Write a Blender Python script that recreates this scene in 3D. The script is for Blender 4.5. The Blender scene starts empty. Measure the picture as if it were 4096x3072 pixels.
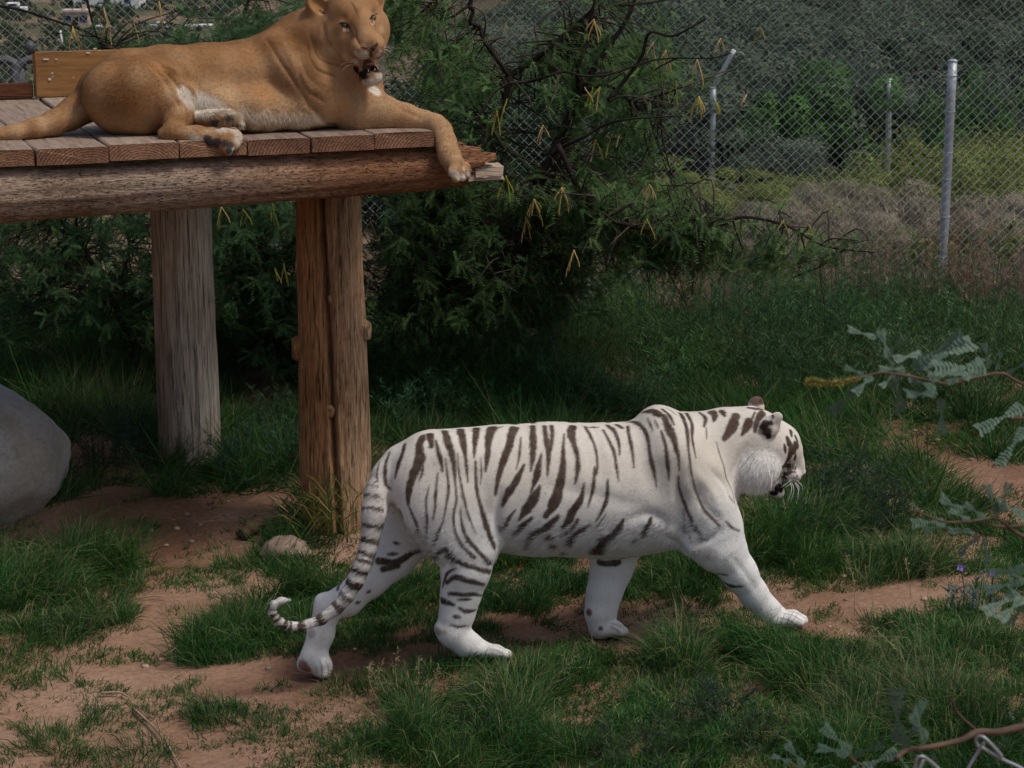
import bpy, bmesh, math, random
import numpy as np
from mathutils import Vector, Matrix
random.seed(7)
RNG = np.random.default_rng(11)
SC = bpy.context.scene
COL = SC.collection

# ------------------------------------------------------------------ camera
CAM_H, PITCH, FPX, CX, CY = 3.2, math.radians(13.5), 8592.0, 2048.0, 1536.0
cam_data = bpy.data.cameras.new('camera')
cam = bpy.data.objects.new('camera', cam_data)
COL.objects.link(cam)
cam.location = (0, 0, CAM_H)
cam.rotation_euler = (math.radians(90) - PITCH, 0, 0)
cam_data.sensor_width = 36
cam_data.lens = FPX / 4096 * 36
cam_data.clip_start = 0.05
cam_data.clip_end = 6000
cam_data.dof.use_dof = True
cam_data.dof.focus_distance = 9.2
cam_data.dof.aperture_fstop = 18
SC.camera = cam

# ------------------------------------------------------------------ sky and sun (thin cloud: soft sun)
SUN_EL, SUN_AZ = math.radians(62), math.radians(115)      # azimuth measured from +Y towards +X
world = bpy.data.worlds.new('World')
SC.world = world
world.use_nodes = True
wn = world.node_tree
wn.nodes.clear()
sky = wn.nodes.new('ShaderNodeTexSky')
sky.sky_type = 'NISHITA'
sky.sun_disc = False
sky.sun_elevation = SUN_EL
sky.sun_rotation = SUN_AZ
sky.dust_density = 4.0
sky.air_density = 1.0
bg = wn.nodes.new('ShaderNodeBackground')
bg.inputs['Strength'].default_value = 0.10
wo = wn.nodes.new('ShaderNodeOutputWorld')
wn.links.new(sky.outputs[0], bg.inputs[0])
wn.links.new(bg.outputs[0], wo.inputs[0])
sun_data = bpy.data.lights.new('sun', 'SUN')
sun_data.energy = 1.9
sun_data.angle = math.radians(11)
sun_data.color = (1.0, 0.95, 0.87)
sun = bpy.data.objects.new('sun', sun_data)
COL.objects.link(sun)
sd = Vector((math.sin(SUN_AZ) * math.cos(SUN_EL), math.cos(SUN_AZ) * math.cos(SUN_EL), math.sin(SUN_EL)))
sun.rotation_euler = sd.to_track_quat('Z', 'Y').to_euler()
sun.location = (4, -4, 12)
SC.view_settings.view_transform = 'Standard'
SC.view_settings.look = 'None'
SC.view_settings.exposure = 0.0
SC.view_settings.gamma = 1.0
SC.render.engine = 'CYCLES'
SC.cycles.use_denoising = True
SC.cycles.max_bounces = 4
SC.cycles.use_adaptive_sampling = True
SC.cycles.adaptive_threshold = .02
SC.cycles.transparent_max_bounces = 6

# ------------------------------------------------------------------ pixel <-> place (source pixels of a 4096 x 3072 frame)
SP, CP = math.sin(PITCH), math.cos(PITCH)
EYE = np.array([0.0, 0.0, CAM_H])
def ray(u, v):
    a = (u - CX) / FPX
    b = -(v - CY) / FPX
    return np.array([a, CP + b * SP, -SP + b * CP])
def at_z(u, v, z=0.0):
    d = ray(u, v)
    return EYE + d * ((z - CAM_H) / d[2])
def at_y(u, v, Y):
    d = ray(u, v)
    return EYE + d * (Y / d[1])
def at_plane(u, v, p0, n):
    d = ray(u, v)
    return EYE + d * (np.dot(np.asarray(p0) - EYE, n) / np.dot(d, n))
def proj(P):
    P = np.asarray(P, float) - EYE
    dep = P[..., 1] * CP - P[..., 2] * SP
    up = P[..., 1] * SP + P[..., 2] * CP
    return np.stack([CX + FPX * P[..., 0] / dep, CY - FPX * up / dep, dep], -1)
def disp(x, y):                       # a 2212-wide look at the frame -> source pixels
    return x * 4096 / 2212, y * 4096 / 2212

# ------------------------------------------------------------------ noise in numpy
def _hash(ix, iy, iz, s):
    h = (ix.astype(np.int64) * 374761393 + iy.astype(np.int64) * 668265263 + iz.astype(np.int64) * 2147483647 + s * 974711) & 0xffffffff
    h = ((h ^ (h >> 13)) * 1274126177) & 0xffffffff
    return ((h ^ (h >> 16)) & 0xffff) / 65535.0
def vnoise(P, freq=1.0, seed=0):
    P = np.asarray(P, float) * freq
    if P.shape[-1] == 2:
        P = np.concatenate([P, np.zeros(P.shape[:-1] + (1,))], -1)
    i = np.floor(P).astype(np.int64)
    f = P - i
    f = f * f * (3 - 2 * f)
    r = 0
    for dx in (0, 1):
        wx = f[..., 0] if dx else 1 - f[..., 0]
        for dy in (0, 1):
            wy = f[..., 1] if dy else 1 - f[..., 1]
            for dz in (0, 1):
                wz = f[..., 2] if dz else 1 - f[..., 2]
                r = r + wx * wy * wz * _hash(i[..., 0] + dx, i[..., 1] + dy, i[..., 2] + dz, seed)
    return r
def fbm(P, freq=1.0, oct=3, seed=0):
    r, a, t = 0, 1.0, 0
    for k in range(oct):
        r = r + a * vnoise(P, freq * 2 ** k, seed + k)
        t += a
        a *= .5
    return r / t
def sstep(a, b, x):
    t = np.clip((x - a) / (b - a), 0, 1)
    return t * t * (3 - 2 * t)

# ------------------------------------------------------------------ object helpers
def link(o, parent=None):
    COL.objects.link(o)
    if parent is not None:
        o.parent = parent
    return o
def tag(o, label=None, cat=None, group=None, kind=None):
    if label: o['label'] = label
    if cat: o['category'] = cat
    if group: o['group'] = group
    if kind: o['kind'] = kind
    return o
def empty(name, loc=(0, 0, 0), label=None, cat=None, group=None):
    o = bpy.data.objects.new(name, None)
    o.empty_display_size = .1
    o.location = loc
    link(o)
    return tag(o, label, cat, group)
def meshdata(name, V, F, mat=None, smooth=False, col=None, normals=None):
    V = np.ascontiguousarray(V, dtype=np.float32)
    F = np.ascontiguousarray(F, dtype=np.int32)
    me = bpy.data.meshes.new(name)
    nv, (nf, k) = len(V), F.shape
    me.vertices.add(nv)
    me.vertices.foreach_set('co', V.ravel())
    me.loops.add(nf * k)
    me.loops.foreach_set('vertex_index', F.ravel())
    me.polygons.add(nf)
    me.polygons.foreach_set('loop_start', np.arange(0, nf * k, k, dtype=np.int32))
    try:
        me.polygons.foreach_set('loop_total', np.full(nf, k, dtype=np.int32))
    except Exception:
        pass
    if smooth:
        me.polygons.foreach_set('use_smooth', np.ones(nf, dtype=bool))
    me.update(calc_edges=True)
    if col is not None:
        a = me.color_attributes.new('col', 'FLOAT_COLOR', 'POINT')
        c = np.ones((nv, 4), np.float32)
        c[:, :3] = col
        a.data.foreach_set('color', c.ravel())
    if normals is not None:
        me.normals_split_custom_set_from_vertices(np.asarray(normals, np.float32).tolist())
    if mat:
        me.materials.append(mat)
    return me
def mobj(name, V, F, mat, parent=None, origin=None, **kw):
    """One mesh object; world-space V, stored relative to its origin (or its parent's)."""
    o0 = np.zeros(3)
    if parent is not None:
        o0 = np.array(parent_origin(parent))
    if origin is not None:
        o0 = o0 + (np.asarray(origin) - o0) if parent is None else o0
    me = meshdata(name, np.asarray(V) - o0, F, mat, **kw)
    o = bpy.data.objects.new(name, me)
    if parent is None and origin is not None:
        o.location = origin
    return link(o, parent)
def parent_origin(p):
    o = np.zeros(3)
    while p is not None:
        o = o + np.array(p.location)
        p = p.parent
    return o

class MB:
    """collects triangles/quads (quads kept as quads; tris padded) into one mesh"""
    def __init__(s):
        s.v, s.f, s.c, s.n = [], [], [], 0
    def add(s, V, F, c=None):
        V = np.asarray(V, float)
        s.v.append(V)
        F = np.asarray(F, int)
        s.f.append(F + s.n)
        if c is not None:
            s.c.append(np.broadcast_to(np.asarray(c, float), (len(V), 3)))
        s.n += len(V)
    def data(s):
        V = np.concatenate(s.v)
        F = np.concatenate(s.f)
        C = np.concatenate(s.c) if s.c else None
        return V, F, C
    def build(s, name, mat, parent=None, origin=None, smooth=False):
        V, F, C = s.data()
        return mobj(name, V, F, mat, parent, origin, smooth=smooth, col=C)

def tube(P, R, n=6, cap=True, jitter=0.0):
    """quads of a tube along P (m,3) with radii R"""
    P = np.asarray(P, float)
    R = np.broadcast_to(np.asarray(R, float), (len(P),))
    if cap:                                    # close the ends with a nearly zero ring
        e0 = (P[0] - P[1]) * 1e-3
        P = np.concatenate([P[:1] + e0, P, P[-1:] + (P[-1] - P[-2]) * 1e-3])
        R = np.concatenate([R[:1] * .01, R, R[-1:] * .01])
    m = len(P)
    T = np.gradient(P, axis=0)
    T /= np.linalg.norm(T, axis=1, keepdims=True) + 1e-9
    ref = np.array([0, 0, 1.0]) if abs(T[:, 2]).mean() < .8 else np.array([1.0, 0, 0])
    A = np.cross(T, ref)
    A /= np.linalg.norm(A, axis=1, keepdims=True) + 1e-9
    B = np.cross(T, A)
    th = np.arange(n) * 2 * np.pi / n
    V = P[:, None] + R[:, None, None] * (np.cos(th)[None, :, None] * A[:, None] + np.sin(th)[None, :, None] * B[:, None])
    V = V.reshape(-1, 3)
    F = []
    for i in range(m - 1):
        for j in range(n):
            F.append((i * n + j, i * n + (j + 1) % n, (i + 1) * n + (j + 1) % n, (i + 1) * n + j))
    return V, np.array(F)
def spline(P, n):
    """Catmull-Rom through P, n samples"""
    P = np.asarray(P, float)
    Q = np.concatenate([2 * P[:1] - P[1:2], P, 2 * P[-1:] - P[-2:-1]])
    t = np.linspace(0, len(P) - 1 - 1e-6, n)
    i = t.astype(int)
    f = (t - i)[:, None]
    p0, p1, p2, p3 = Q[i], Q[i + 1], Q[i + 2], Q[i + 3]
    return .5 * (2 * p1 + (p2 - p0) * f + (2 * p0 - 5 * p1 + 4 * p2 - p3) * f ** 2 + (3 * p1 - p0 - 3 * p2 + p3) * f ** 3)

# ------------------------------------------------------------------ materials
def newmat(name):
    m = bpy.data.materials.new(name)
    m.use_nodes = True
    nt = m.node_tree
    nt.nodes.clear()
    out = nt.nodes.new('ShaderNodeOutputMaterial')
    b = nt.nodes.new('ShaderNodeBsdfPrincipled')
    nt.links.new(b.outputs[0], out.inputs[0])
    return m, nt, b
def N(nt, typ, **kw):
    n = nt.nodes.new(typ)
    for k, v in kw.items():
        if k in n.inputs.keys() if hasattr(n.inputs, 'keys') else False:
            n.inputs[k].default_value = v
        else:
            setattr(n, k, v)
    return n
def noise(nt, scale, detail=4, rough=.6, vec=None, dist=0.0):
    n = nt.nodes.new('ShaderNodeTexNoise')
    n.inputs['Scale'].default_value = scale
    n.inputs['Detail'].default_value = detail
    n.inputs['Roughness'].default_value = rough
    n.inputs['Distortion'].default_value = dist
    if vec is not None:
        nt.links.new(vec, n.inputs['Vector'])
    return n
def ramp(nt, src, stops):
    r = nt.nodes.new('ShaderNodeValToRGB')
    e = r.color_ramp.elements
    while len(e) < len(stops):
        e.new(.5)
    for el, (p, c) in zip(e, stops):
        el.position = p
        el.color = (*c, 1) if len(c) == 3 else c
    nt.links.new(src, r.inputs[0])
    return r
def mixc(nt, fac, a, b, typ='MIX'):
    m = nt.nodes.new('ShaderNodeMix')
    m.data_type = 'RGBA'
    m.blend_type = typ
    for val, idx in ((fac, 0), (a, 6), (b, 7)):
        if isinstance(val, (int, float)):
            m.inputs[idx].default_value = val
        elif isinstance(val, tuple):
            m.inputs[idx].default_value = (*val, 1)
        else:
            nt.links.new(val, m.inputs[idx])
    return m.outputs[2]
def bump(nt, b, h, strength=.5, dist=.01):
    n = nt.nodes.new('ShaderNodeBump')
    n.inputs['Strength'].default_value = strength
    n.inputs['Distance'].default_value = dist
    nt.links.new(h, n.inputs['Height'])
    nt.links.new(n.outputs[0], b.inputs['Normal'])
    return n
def objcoord(nt, scale=(1, 1, 1), pre=0.0):
    t = nt.nodes.new('ShaderNodeTexCoord')
    v = t.outputs['Object']
    if pre:
        r = nt.nodes.new('ShaderNodeMapping')
        r.inputs['Rotation'].default_value = (0, 0, pre)
        nt.links.new(v, r.inputs['Vector']); v = r.outputs[0]
    m = nt.nodes.new('ShaderNodeMapping')
    m.inputs['Scale'].default_value = scale
    nt.links.new(v, m.inputs['Vector'])
    return m.outputs[0]
def attr_mat(name, rough=.8, spec=.2, trans=0.0, bscale=0, bstr=.3, bdist=.004, vary=0.0, sheen=0.0, bvec=(1, 1, 1)):
    """colour from the mesh's own 'col' attribute"""
    m, nt, b = newmat(name)
    a = nt.nodes.new('ShaderNodeAttribute')
    a.attribute_name = 'col'
    c = a.outputs['Color']
    if vary:
        n = noise(nt, 60, 4, .7, objcoord(nt))
        r = ramp(nt, n.outputs[0], [(.25, (1 - vary,) * 3), (.75, (1 + vary * .5,) * 3)])
        c = mixc(nt, 1.0, c, r.outputs[0], 'MULTIPLY')
    nt.links.new(c, b.inputs['Base Color'])
    b.inputs['Roughness'].default_value = rough
    b.inputs['Specular IOR Level'].default_value = spec
    if sheen:
        b.inputs['Sheen Weight'].default_value = sheen
        b.inputs['Sheen Roughness'].default_value = .5
    if bscale:
        n = noise(nt, bscale, 3, .7, objcoord(nt, bvec))
        bump(nt, b, n.outputs[0], bstr, bdist)
    if trans:
        t = nt.nodes.new('ShaderNodeBsdfTranslucent')
        nt.links.new(c, t.inputs[0])
        ms = nt.nodes.new('ShaderNodeMixShader')
        ms.inputs[0].default_value = trans
        nt.links.new(b.outputs[0], ms.inputs[1])
        nt.links.new(t.outputs[0], ms.inputs[2])
        out = [n for n in nt.nodes if n.type == 'OUTPUT_MATERIAL'][0]
        nt.links.new(ms.outputs[0], out.inputs[0])
    return m
def plain_mat(name, col, rough=.6, spec=.3, metal=0.0, bscale=0, bstr=.3, bdist=.003, vary=.2, vscale=20):
    m, nt, b = newmat(name)
    v = objcoord(nt)
    n = noise(nt, vscale, 4, .6, v)
    r = ramp(nt, n.outputs[0], [(.3, tuple(x * (1 - vary) for x in col)), (.7, tuple(min(1, x * (1 + vary)) for x in col))])
    nt.links.new(r.outputs[0], b.inputs['Base Color'])
    b.inputs['Roughness'].default_value = rough
    b.inputs['Specular IOR Level'].default_value = spec
    b.inputs['Metallic'].default_value = metal
    if bscale:
        bump(nt, b, noise(nt, bscale, 4, .65, v).outputs[0], bstr, bdist)
    return m
# ------------------------------------------------------------------ bodies: smooth union of tapered limbs, meshed as one surface
class Flesh:
    """local frame: x along the animal, y lateral (away from the viewer's side), z up"""
    def __init__(s, origin, ex):
        s.o = np.asarray(origin, float)
        ex = np.asarray(ex, float); ex /= np.linalg.norm(ex)
        s.ex, s.ez = ex, np.array([0, 0, 1.0])
        s.ey = np.cross(s.ez, ex)
        s.M = np.stack([s.ex, s.ey, s.ez])           # world -> local rows
        s.pr = []
    def loc(s, uv, lat):
        """the point of the vertical plane at lateral distance lat that is seen at uv"""
        p = at_plane(uv[0], uv[1], s.o + s.ey * lat, s.ey)
        return s.M @ (p - s.o)
    def world(s, P):
        return np.asarray(P) @ s.M + s.o
    def px(s, P):                                    # metres per source pixel at local point P
        return proj(s.world(P))[2] / FPX
    def seg(s, a, b, ra, rb, k=.03, wy=1.0, sub=False):
        s.pr.append((np.asarray(a, float), np.asarray(b, float), ra, rb, k, wy, sub))
    def chain(s, pts, k=.03, wy=1.0, scale=1.0):
        """pts: (u, v, lateral, radius in source px [, wy])"""
        L = []
        for q in pts:
            p = s.loc(q[:2], q[2])
            L.append((p, q[3] * s.px(p) * scale))
        for (a, ra), (b, rb) in zip(L[:-1], L[1:]):
            s.seg(a, b, ra, rb, k, wy)
        if len(L) == 1:
            s.seg(L[0][0], L[0][0] + 1e-4, L[0][1], L[0][1], k, wy)
        return L
    @staticmethod
    def dist(P, pr):
        a, b, ra, rb, k, wy, sub = pr
        S = np.array([1, 1 / wy, 1])
        yc = .5 * (a[1] + b[1])
        off = np.array([0, yc, 0])
        a, b, P = (a - off) * S, (b - off) * S, (P - off) * S
        ba = b - a
        l2 = max(ba @ ba, 1e-9)
        pa = P - a
        t = np.clip((pa @ ba) / l2, 0, 1)
        return np.linalg.norm(pa - t[..., None] * ba, axis=-1) - (ra + (rb - ra) * t)
    def mesh(s, h=.007, smooth=1, disp=None):
        lo, hi = np.full(3, 1e9), np.full(3, -1e9)
        for a, b, ra, rb, k, wy, sub in s.pr:
            if sub: continue
            r = np.array([1, max(wy, 1), 1]) * max(ra, rb)
            lo = np.minimum(lo, np.minimum(a, b) - r); hi = np.maximum(hi, np.maximum(a, b) + r)
        lo -= 4 * h; hi += 4 * h
        n = np.ceil((hi - lo) / h).astype(int) + 1
        V = np.full(n, .3, np.float32)
        ax = [lo[i] + h * np.arange(n[i]) for i in range(3)]
        for pr in s.pr:
            a, b, ra, rb, k, wy, sub = pr
            r = np.array([1, max(wy, 1), 1]) * max(ra, rb) + k * 1.2 + 3 * h
            i0 = np.clip(((np.minimum(a, b) - r - lo) / h).astype(int), 0, n - 1)
            i1 = np.clip(((np.maximum(a, b) + r - lo) / h).astype(int) + 2, 0, n)
            sl = tuple(slice(i0[j], i1[j]) for j in range(3))
            G = np.stack(np.meshgrid(*[ax[j][sl[j]] for j in range(3)], indexing='ij'), -1)
            d = s.dist(G, pr).astype(np.float32)
            c = V[sl]
            if sub:
                hh = np.maximum(k - np.abs(c + d), 0) / k
                V[sl] = np.maximum(c, -d) + hh * hh * k * .25
            else:
                hh = np.maximum(k - np.abs(c - d), 0) / k
                V[sl] = np.minimum(c, d) - hh * hh * k * .25
        # surface nets
        sg = V < 0
        cs = np.zeros(n - 1, np.int8)
        for dx in (0, 1):
            for dy in (0, 1):
                for dz in (0, 1):
                    cs += sg[dx:n[0] - 1 + dx, dy:n[1] - 1 + dy, dz:n[2] - 1 + dz]
        act = (cs > 0) & (cs < 8)
        idx = np.full(n - 1, -1, np.int64)
        C = np.argwhere(act)
        idx[act] = np.arange(len(C))
        acc = np.zeros((len(C), 3)); cnt = np.zeros(len(C))
        corner = [(i, j, k) for i in (0, 1) for j in (0, 1) for k in (0, 1)]
        vals = {c: V[C[:, 0] + c[0], C[:, 1] + c[1], C[:, 2] + c[2]] for c in corner}
        for c in corner:
            for d in range(3):
                if c[d]: continue
                e = list(c); e[d] = 1; e = tuple(e)
                v0, v1 = vals[c], vals[e]
                m = (v0 < 0) != (v1 < 0)
                t = np.where(m, v0 / np.where(m, v0 - v1, 1), 0)
                q = np.tile(np.array(c, float), (len(C), 1)); q[:, d] += t
                acc[m] += q[m]; cnt[m] += 1
        X = lo + h * (C + acc / cnt[:, None])
        Fq = []
        for d in range(3):
            o = [0, 1, 2]; o.remove(d); u, w = o
            s0 = [slice(1, n[i] - 1) for i in range(3)]; s0[d] = slice(0, n[d] - 1)
            s1 = list(s0); s1[d] = slice(1, n[d])
            A, B = sg[tuple(s0)], sg[tuple(s1)]
            E = np.argwhere(A != B)
            off = np.array([1, 1, 1]); off[d] = 0
            E = E + off
            flip = A[A != B]
            eu = np.zeros(3, int); eu[u] = 1
            ew = np.zeros(3, int); ew[w] = 1
            g = lambda Q: idx[Q[:, 0], Q[:, 1], Q[:, 2]]
            q = np.stack([g(E - eu - ew), g(E - ew), g(E), g(E - eu)], 1)
            if d == 1: flip = ~flip
            q[~flip] = q[~flip][:, ::-1]
            Fq.append(q)
        Fq = np.concatenate(Fq)
        Fq = Fq[(Fq >= 0).all(1)]
        for _ in range(smooth):
            X = self_smooth(X, Fq, .5)
        s.V, s.F = X, Fq
        s.N = vnormals(X, Fq)
        if disp is not None:
            s.V = X = X + s.N * disp(X, s.N)[:, None]
            s.N = vnormals(X, Fq)
        s.W = s.world(X)
        s.WN = s.N @ s.M
        return s
    def pick(s, uv):
        """surface points seen at the pixels uv (m,2): nearest facing vertices, nan where none"""
        if not hasattr(s, '_pk'):
            pv = proj(s.W)
            face = ((EYE - s.W) * s.WN).sum(1) > 0
            s._pk = (pv[face], np.nonzero(face)[0])
        pv, ids = s._pk
        out = np.full((len(uv), 3), np.nan)
        for i, q in enumerate(uv):
            d2 = (pv[:, 0] - q[0]) ** 2 + (pv[:, 1] - q[1]) ** 2
            j = np.nonzero(d2 < 13 ** 2)[0]
            if len(j) == 0: continue
            j = j[pv[j, 2] < pv[j, 2].min() + .05]
            w = 1 / (d2[j] + 4)
            out[i] = (s.W[ids[j]] * w[:, None]).sum(0) / w.sum()
        return out
    def stroke(s, poly, widths, soft=.45):
        """coverage 0..1 of a painted stripe that follows the pixels poly over the surface"""
        poly = np.asarray(poly, float)
        L = np.r_[0, np.cumsum(np.linalg.norm(np.diff(poly, axis=0), axis=1))]
        n = max(3, int(L[-1] / 11) + 2)
        t = np.linspace(0, 1, n)
        sp = spline(poly, max(40, 3 * n)) if len(poly) > 2 else poly[0] + np.linspace(0, 1, 40)[:, None] * (poly[1] - poly[0])
        Ls = np.r_[0, np.cumsum(np.linalg.norm(np.diff(sp, axis=0), axis=1))]
        uv = np.stack([np.interp(t * Ls[-1], Ls, sp[:, i]) for i in (0, 1)], 1)
        P = s.pick(uv)
        w = np.interp(t, np.linspace(0, 1, len(widths)), widths) * .5
        ok = ~np.isnan(P[:, 0])
        P, w = P[ok], w[ok]
        return P, w * (proj(P)[:, 2] / FPX if len(P) else 1)
def sculpt(fl, lines):
    """press creases (depth > 0) or raise ridges (< 0) along lines that are followed over the surface"""
    fl.V = fl.V.copy(); push = np.zeros(len(fl.V))
    for pts, w, dep in lines:
        P, _ = fl.stroke(pts, [1, 1])
        if len(P) < 2: continue
        wm = w * proj(P)[:, 2].mean() / FPX
        j = np.nonzero(((fl.W > P.min(0) - 3 * wm) & (fl.W < P.max(0) + 3 * wm)).all(1))[0]
        Q = fl.W[j]; d2 = np.full(len(j), 9.0); tt = np.zeros(len(j))
        for i in range(len(P) - 1):
            ba = P[i + 1] - P[i]; t = np.clip(((Q - P[i]) @ ba) / max(ba @ ba, 1e-12), 0, 1)
            q = ((Q - P[i] - t[:, None] * ba) ** 2).sum(1); m = q < d2
            d2[m] = q[m]; tt[m] = (i + t[m]) / (len(P) - 1)
        push[j] += dep * np.exp(-d2 / (2 * (wm * .5) ** 2)) * np.sin(np.pi * np.clip(tt * .9 + .05, 0, 1)) ** .6
    fl.V = fl.V - fl.N * push[:, None]
    fl.N = vnormals(fl.V, fl.F); fl.W = fl.world(fl.V); fl.WN = fl.N @ fl.M
    del fl._pk
def refine(fl, mask):
    """split the quads whose corners are all in mask into four, for finer markings there"""
    F = fl.F; sel = mask[F].all(1); A_ = F[sel]; n0 = len(fl.V)
    E = np.concatenate([A_[:, [i, (i + 1) % 4]] for i in range(4)]); E.sort(axis=1)
    key, inv = np.unique(E[:, 0].astype(np.int64) * n0 + E[:, 1], return_inverse=True)
    mid = .5 * (fl.V[key // n0] + fl.V[key % n0]); cen = fl.V[A_].mean(1); m = len(A_)
    inv = inv.reshape(-1)
    e = [n0 + inv[i * m:(i + 1) * m] for i in range(4)]; c = n0 + len(mid) + np.arange(m)
    Q = [np.stack([A_[:, i], e[i], c, e[i - 1]], 1) for i in range(4)]
    fl.V = np.concatenate([fl.V, mid, cen]); fl.F = np.concatenate([F[~sel]] + Q)
    fl.N = vnormals(fl.V, fl.F); fl.W = fl.world(fl.V); fl.WN = fl.N @ fl.M
    fl.__dict__.pop('_pk', None)
def self_smooth(X, F, a):
    acc = np.zeros_like(X); c = np.zeros(len(X))
    for i in range(4):
        for j in (1, 3):
            np.add.at(acc, F[:, i], X[F[:, (i + j) % 4]])
            np.add.at(c, F[:, i], 1)
    return X * (1 - a) + a * acc / np.maximum(c, 1)[:, None]
def vnormals(X, F):
    n = np.cross(X[F[:, 2]] - X[F[:, 0]], X[F[:, 3]] - X[F[:, 1]])
    r = np.zeros_like(X)
    for i in range(4):
        np.add.at(r, F[:, i], n)
    return r / (np.linalg.norm(r, axis=1, keepdims=True) + 1e-12)
def paint(W, strokes, soft=.5, edge=None):
    """max coverage of a list of (points, radii) strokes on the points W"""
    cov = np.zeros(len(W), np.float32)
    for P, r in strokes:
        if len(P) < 1: continue
        if len(P) == 1:
            P = np.concatenate([P, P + 1e-4]); r = np.r_[r, r]
        m = r.max() * 1.6 + .008
        j = np.nonzero(((W > P.min(0) - m) & (W < P.max(0) + m)).all(1))[0]
        if len(j) == 0: continue
        Q = W[j]
        best = np.full(len(j), -9.0)
        for i in range(len(P) - 1):
            ba = P[i + 1] - P[i]
            t = np.clip(((Q - P[i]) @ ba) / max(ba @ ba, 1e-12), 0, 1)
            d = np.linalg.norm(Q - P[i] - t[:, None] * ba, axis=1)
            rr = r[i] + (r[i + 1] - r[i]) * t
            if edge is not None:
                rr = rr * edge[j]
            best = np.maximum(best, (rr - d) / .0035)
        cov[j] = np.maximum(cov[j], np.clip(best * .5 + .5, 0, 1))
    return cov
def fur_blades(W, WN, F, colr, count, length, flow, width=.0022, lift=.3, seed=3, weight=None, jit=.35, cj=(.80, 1.16)):
    """short tapered hairs lying along the coat: two-triangle blades with the coat's own normals"""
    rng = np.random.default_rng(seed)
    A = W[F]
    area = .5 * np.linalg.norm(np.cross(A[:, 2] - A[:, 0], A[:, 3] - A[:, 1]), axis=1)
    if weight is not None:
        area = area * weight[F].mean(1)
    p = area / area.sum()
    f = rng.choice(len(F), count, p=p)
    u, v = rng.random((2, count, 1))
    def lerp(X):
        q = X[F[f]]
        return (q[:, 0] * (1 - u) + q[:, 1] * u) * (1 - v) + (q[:, 3] * (1 - u) + q[:, 2] * u) * v
    P, Nn = lerp(W), lerp(WN)
    Nn /= np.linalg.norm(Nn, axis=1, keepdims=True) + 1e-9
    C, D = lerp(colr), lerp(flow)
    Ln = lerp(length[:, None])[:, 0] * rng.uniform(.6, 1.25, count)
    D = D + rng.normal(0, jit, (count, 3)) * np.linalg.norm(D, axis=1, keepdims=True)
    D = D - Nn * (D * Nn).sum(1, keepdims=True)
    D /= np.linalg.norm(D, axis=1, keepdims=True) + 1e-9
    S = np.cross(D, Nn)
    lf = lift * rng.uniform(.5, 1.5, (count, 1))
    wd = width * rng.uniform(.6, 1.3, (count, 1))
    Lc = Ln[:, None]
    base = P - Nn * .0005
    tip = P + D * Lc + Nn * lf * Lc * .5
    V = np.stack([base - S * wd * .5, base + S * wd * .5, tip], 1)
    k = np.arange(count)[:, None] * 3
    C = C * rng.uniform(cj[0], cj[1], (count, 1))
    Nn = Nn + rng.normal(0, .17, (count, 3)); Nn /= np.linalg.norm(Nn, axis=1, keepdims=True)
    return V.reshape(-1, 3), k, np.repeat(C, 3, 0), np.repeat(Nn, 3, 0)
def fur_mesh(name, V, k, C, Nn, mat, parent):
    o0 = parent_origin(parent)
    T = k + np.array([[0, 1, 2]])
    me = meshdata(name, V - o0, T, mat, smooth=True, col=C, normals=Nn)
    return link(bpy.data.objects.new(name, me), parent)
# ------------------------------------------------------------------ ground: worn red dirt, near terrace, valley behind on the left
PAWS = np.array([[1.185, 8.813, -.015], [.404, 8.888, -.078], [-.10, 8.596, -.060], [-.827, 8.671, -.183], [-.20, 8.59, -.066], [1.10, 8.80, -.018]])
PAWW = None
def gz0(x, y):
    x = np.asarray(x, float); y = np.asarray(y, float)
    t = np.clip(x, -1.6, 1.8)
    near = -.10 + .078 * t
    z = near * (1 - .75 * sstep(9.6, 12.5, y)) * sstep(5.0, 7.0, y) + (-.12) * (1 - sstep(5.0, 7.0, y))
    P = np.stack(np.broadcast_arrays(x, y), -1)
    z = z + .030 * (fbm(P, 1.1, 2, 40) - .5) + .016 * (fbm(P, 5, 2, 41) - .5)
    z = z + .14 * sstep(.9, 2.6, x) * sstep(10.0, 12.5, y)
    # behind the fence: the left falls to a valley, the right stays a shrubby slope
    r = x / np.maximum(y, 1)
    wv = sstep(-.045, -.085, r) * sstep(19, 30, y)
    drop = -28 * sstep(19, 230, y)
    hill = .035 * np.maximum(y - 20, 0) * sstep(-.06, .05, r) * sstep(20, 40, y)
    return z * (1 - sstep(18, 24, y)) + wv * drop + (1 - wv) * hill
def _pk(d2): return np.exp(-d2 / (2 * .24 ** 2))
_d2 = ((PAWS[:, None, :2] - PAWS[None, :, :2]) ** 2).sum(-1)
PAWW = np.linalg.solve(_pk(_d2) + 1e-3 * np.eye(len(PAWS)), PAWS[:, 2] - gz0(PAWS[:, 0], PAWS[:, 1]))
def gz(x, y):
    x = np.asarray(x, float); y = np.asarray(y, float); z = gz0(x, y)
    for (px_, py_, _), w in zip(PAWS, PAWW):
        z = z + w * _pk((x - px_) ** 2 + (y - py_) ** 2)
    return z
def ground_at(u, v):
    p = at_z(u, v, 0)
    for _ in range(6):
        p = at_z(u, v, float(gz(p[0], p[1])))
    return p
def inpoly(P, poly):
    poly = np.asarray(poly, float); x, y = P[:, 0], P[:, 1]
    r = np.zeros(len(P), bool); j = len(poly) - 1
    for i in range(len(poly)):
        c = ((poly[i, 1] > y) != (poly[j, 1] > y)) & (x < (poly[j, 0] - poly[i, 0]) * (y - poly[i, 1]) / (poly[j, 1] - poly[i, 1] + 1e-12) + poly[i, 0])
        r ^= c; j = i
    return r
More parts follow.
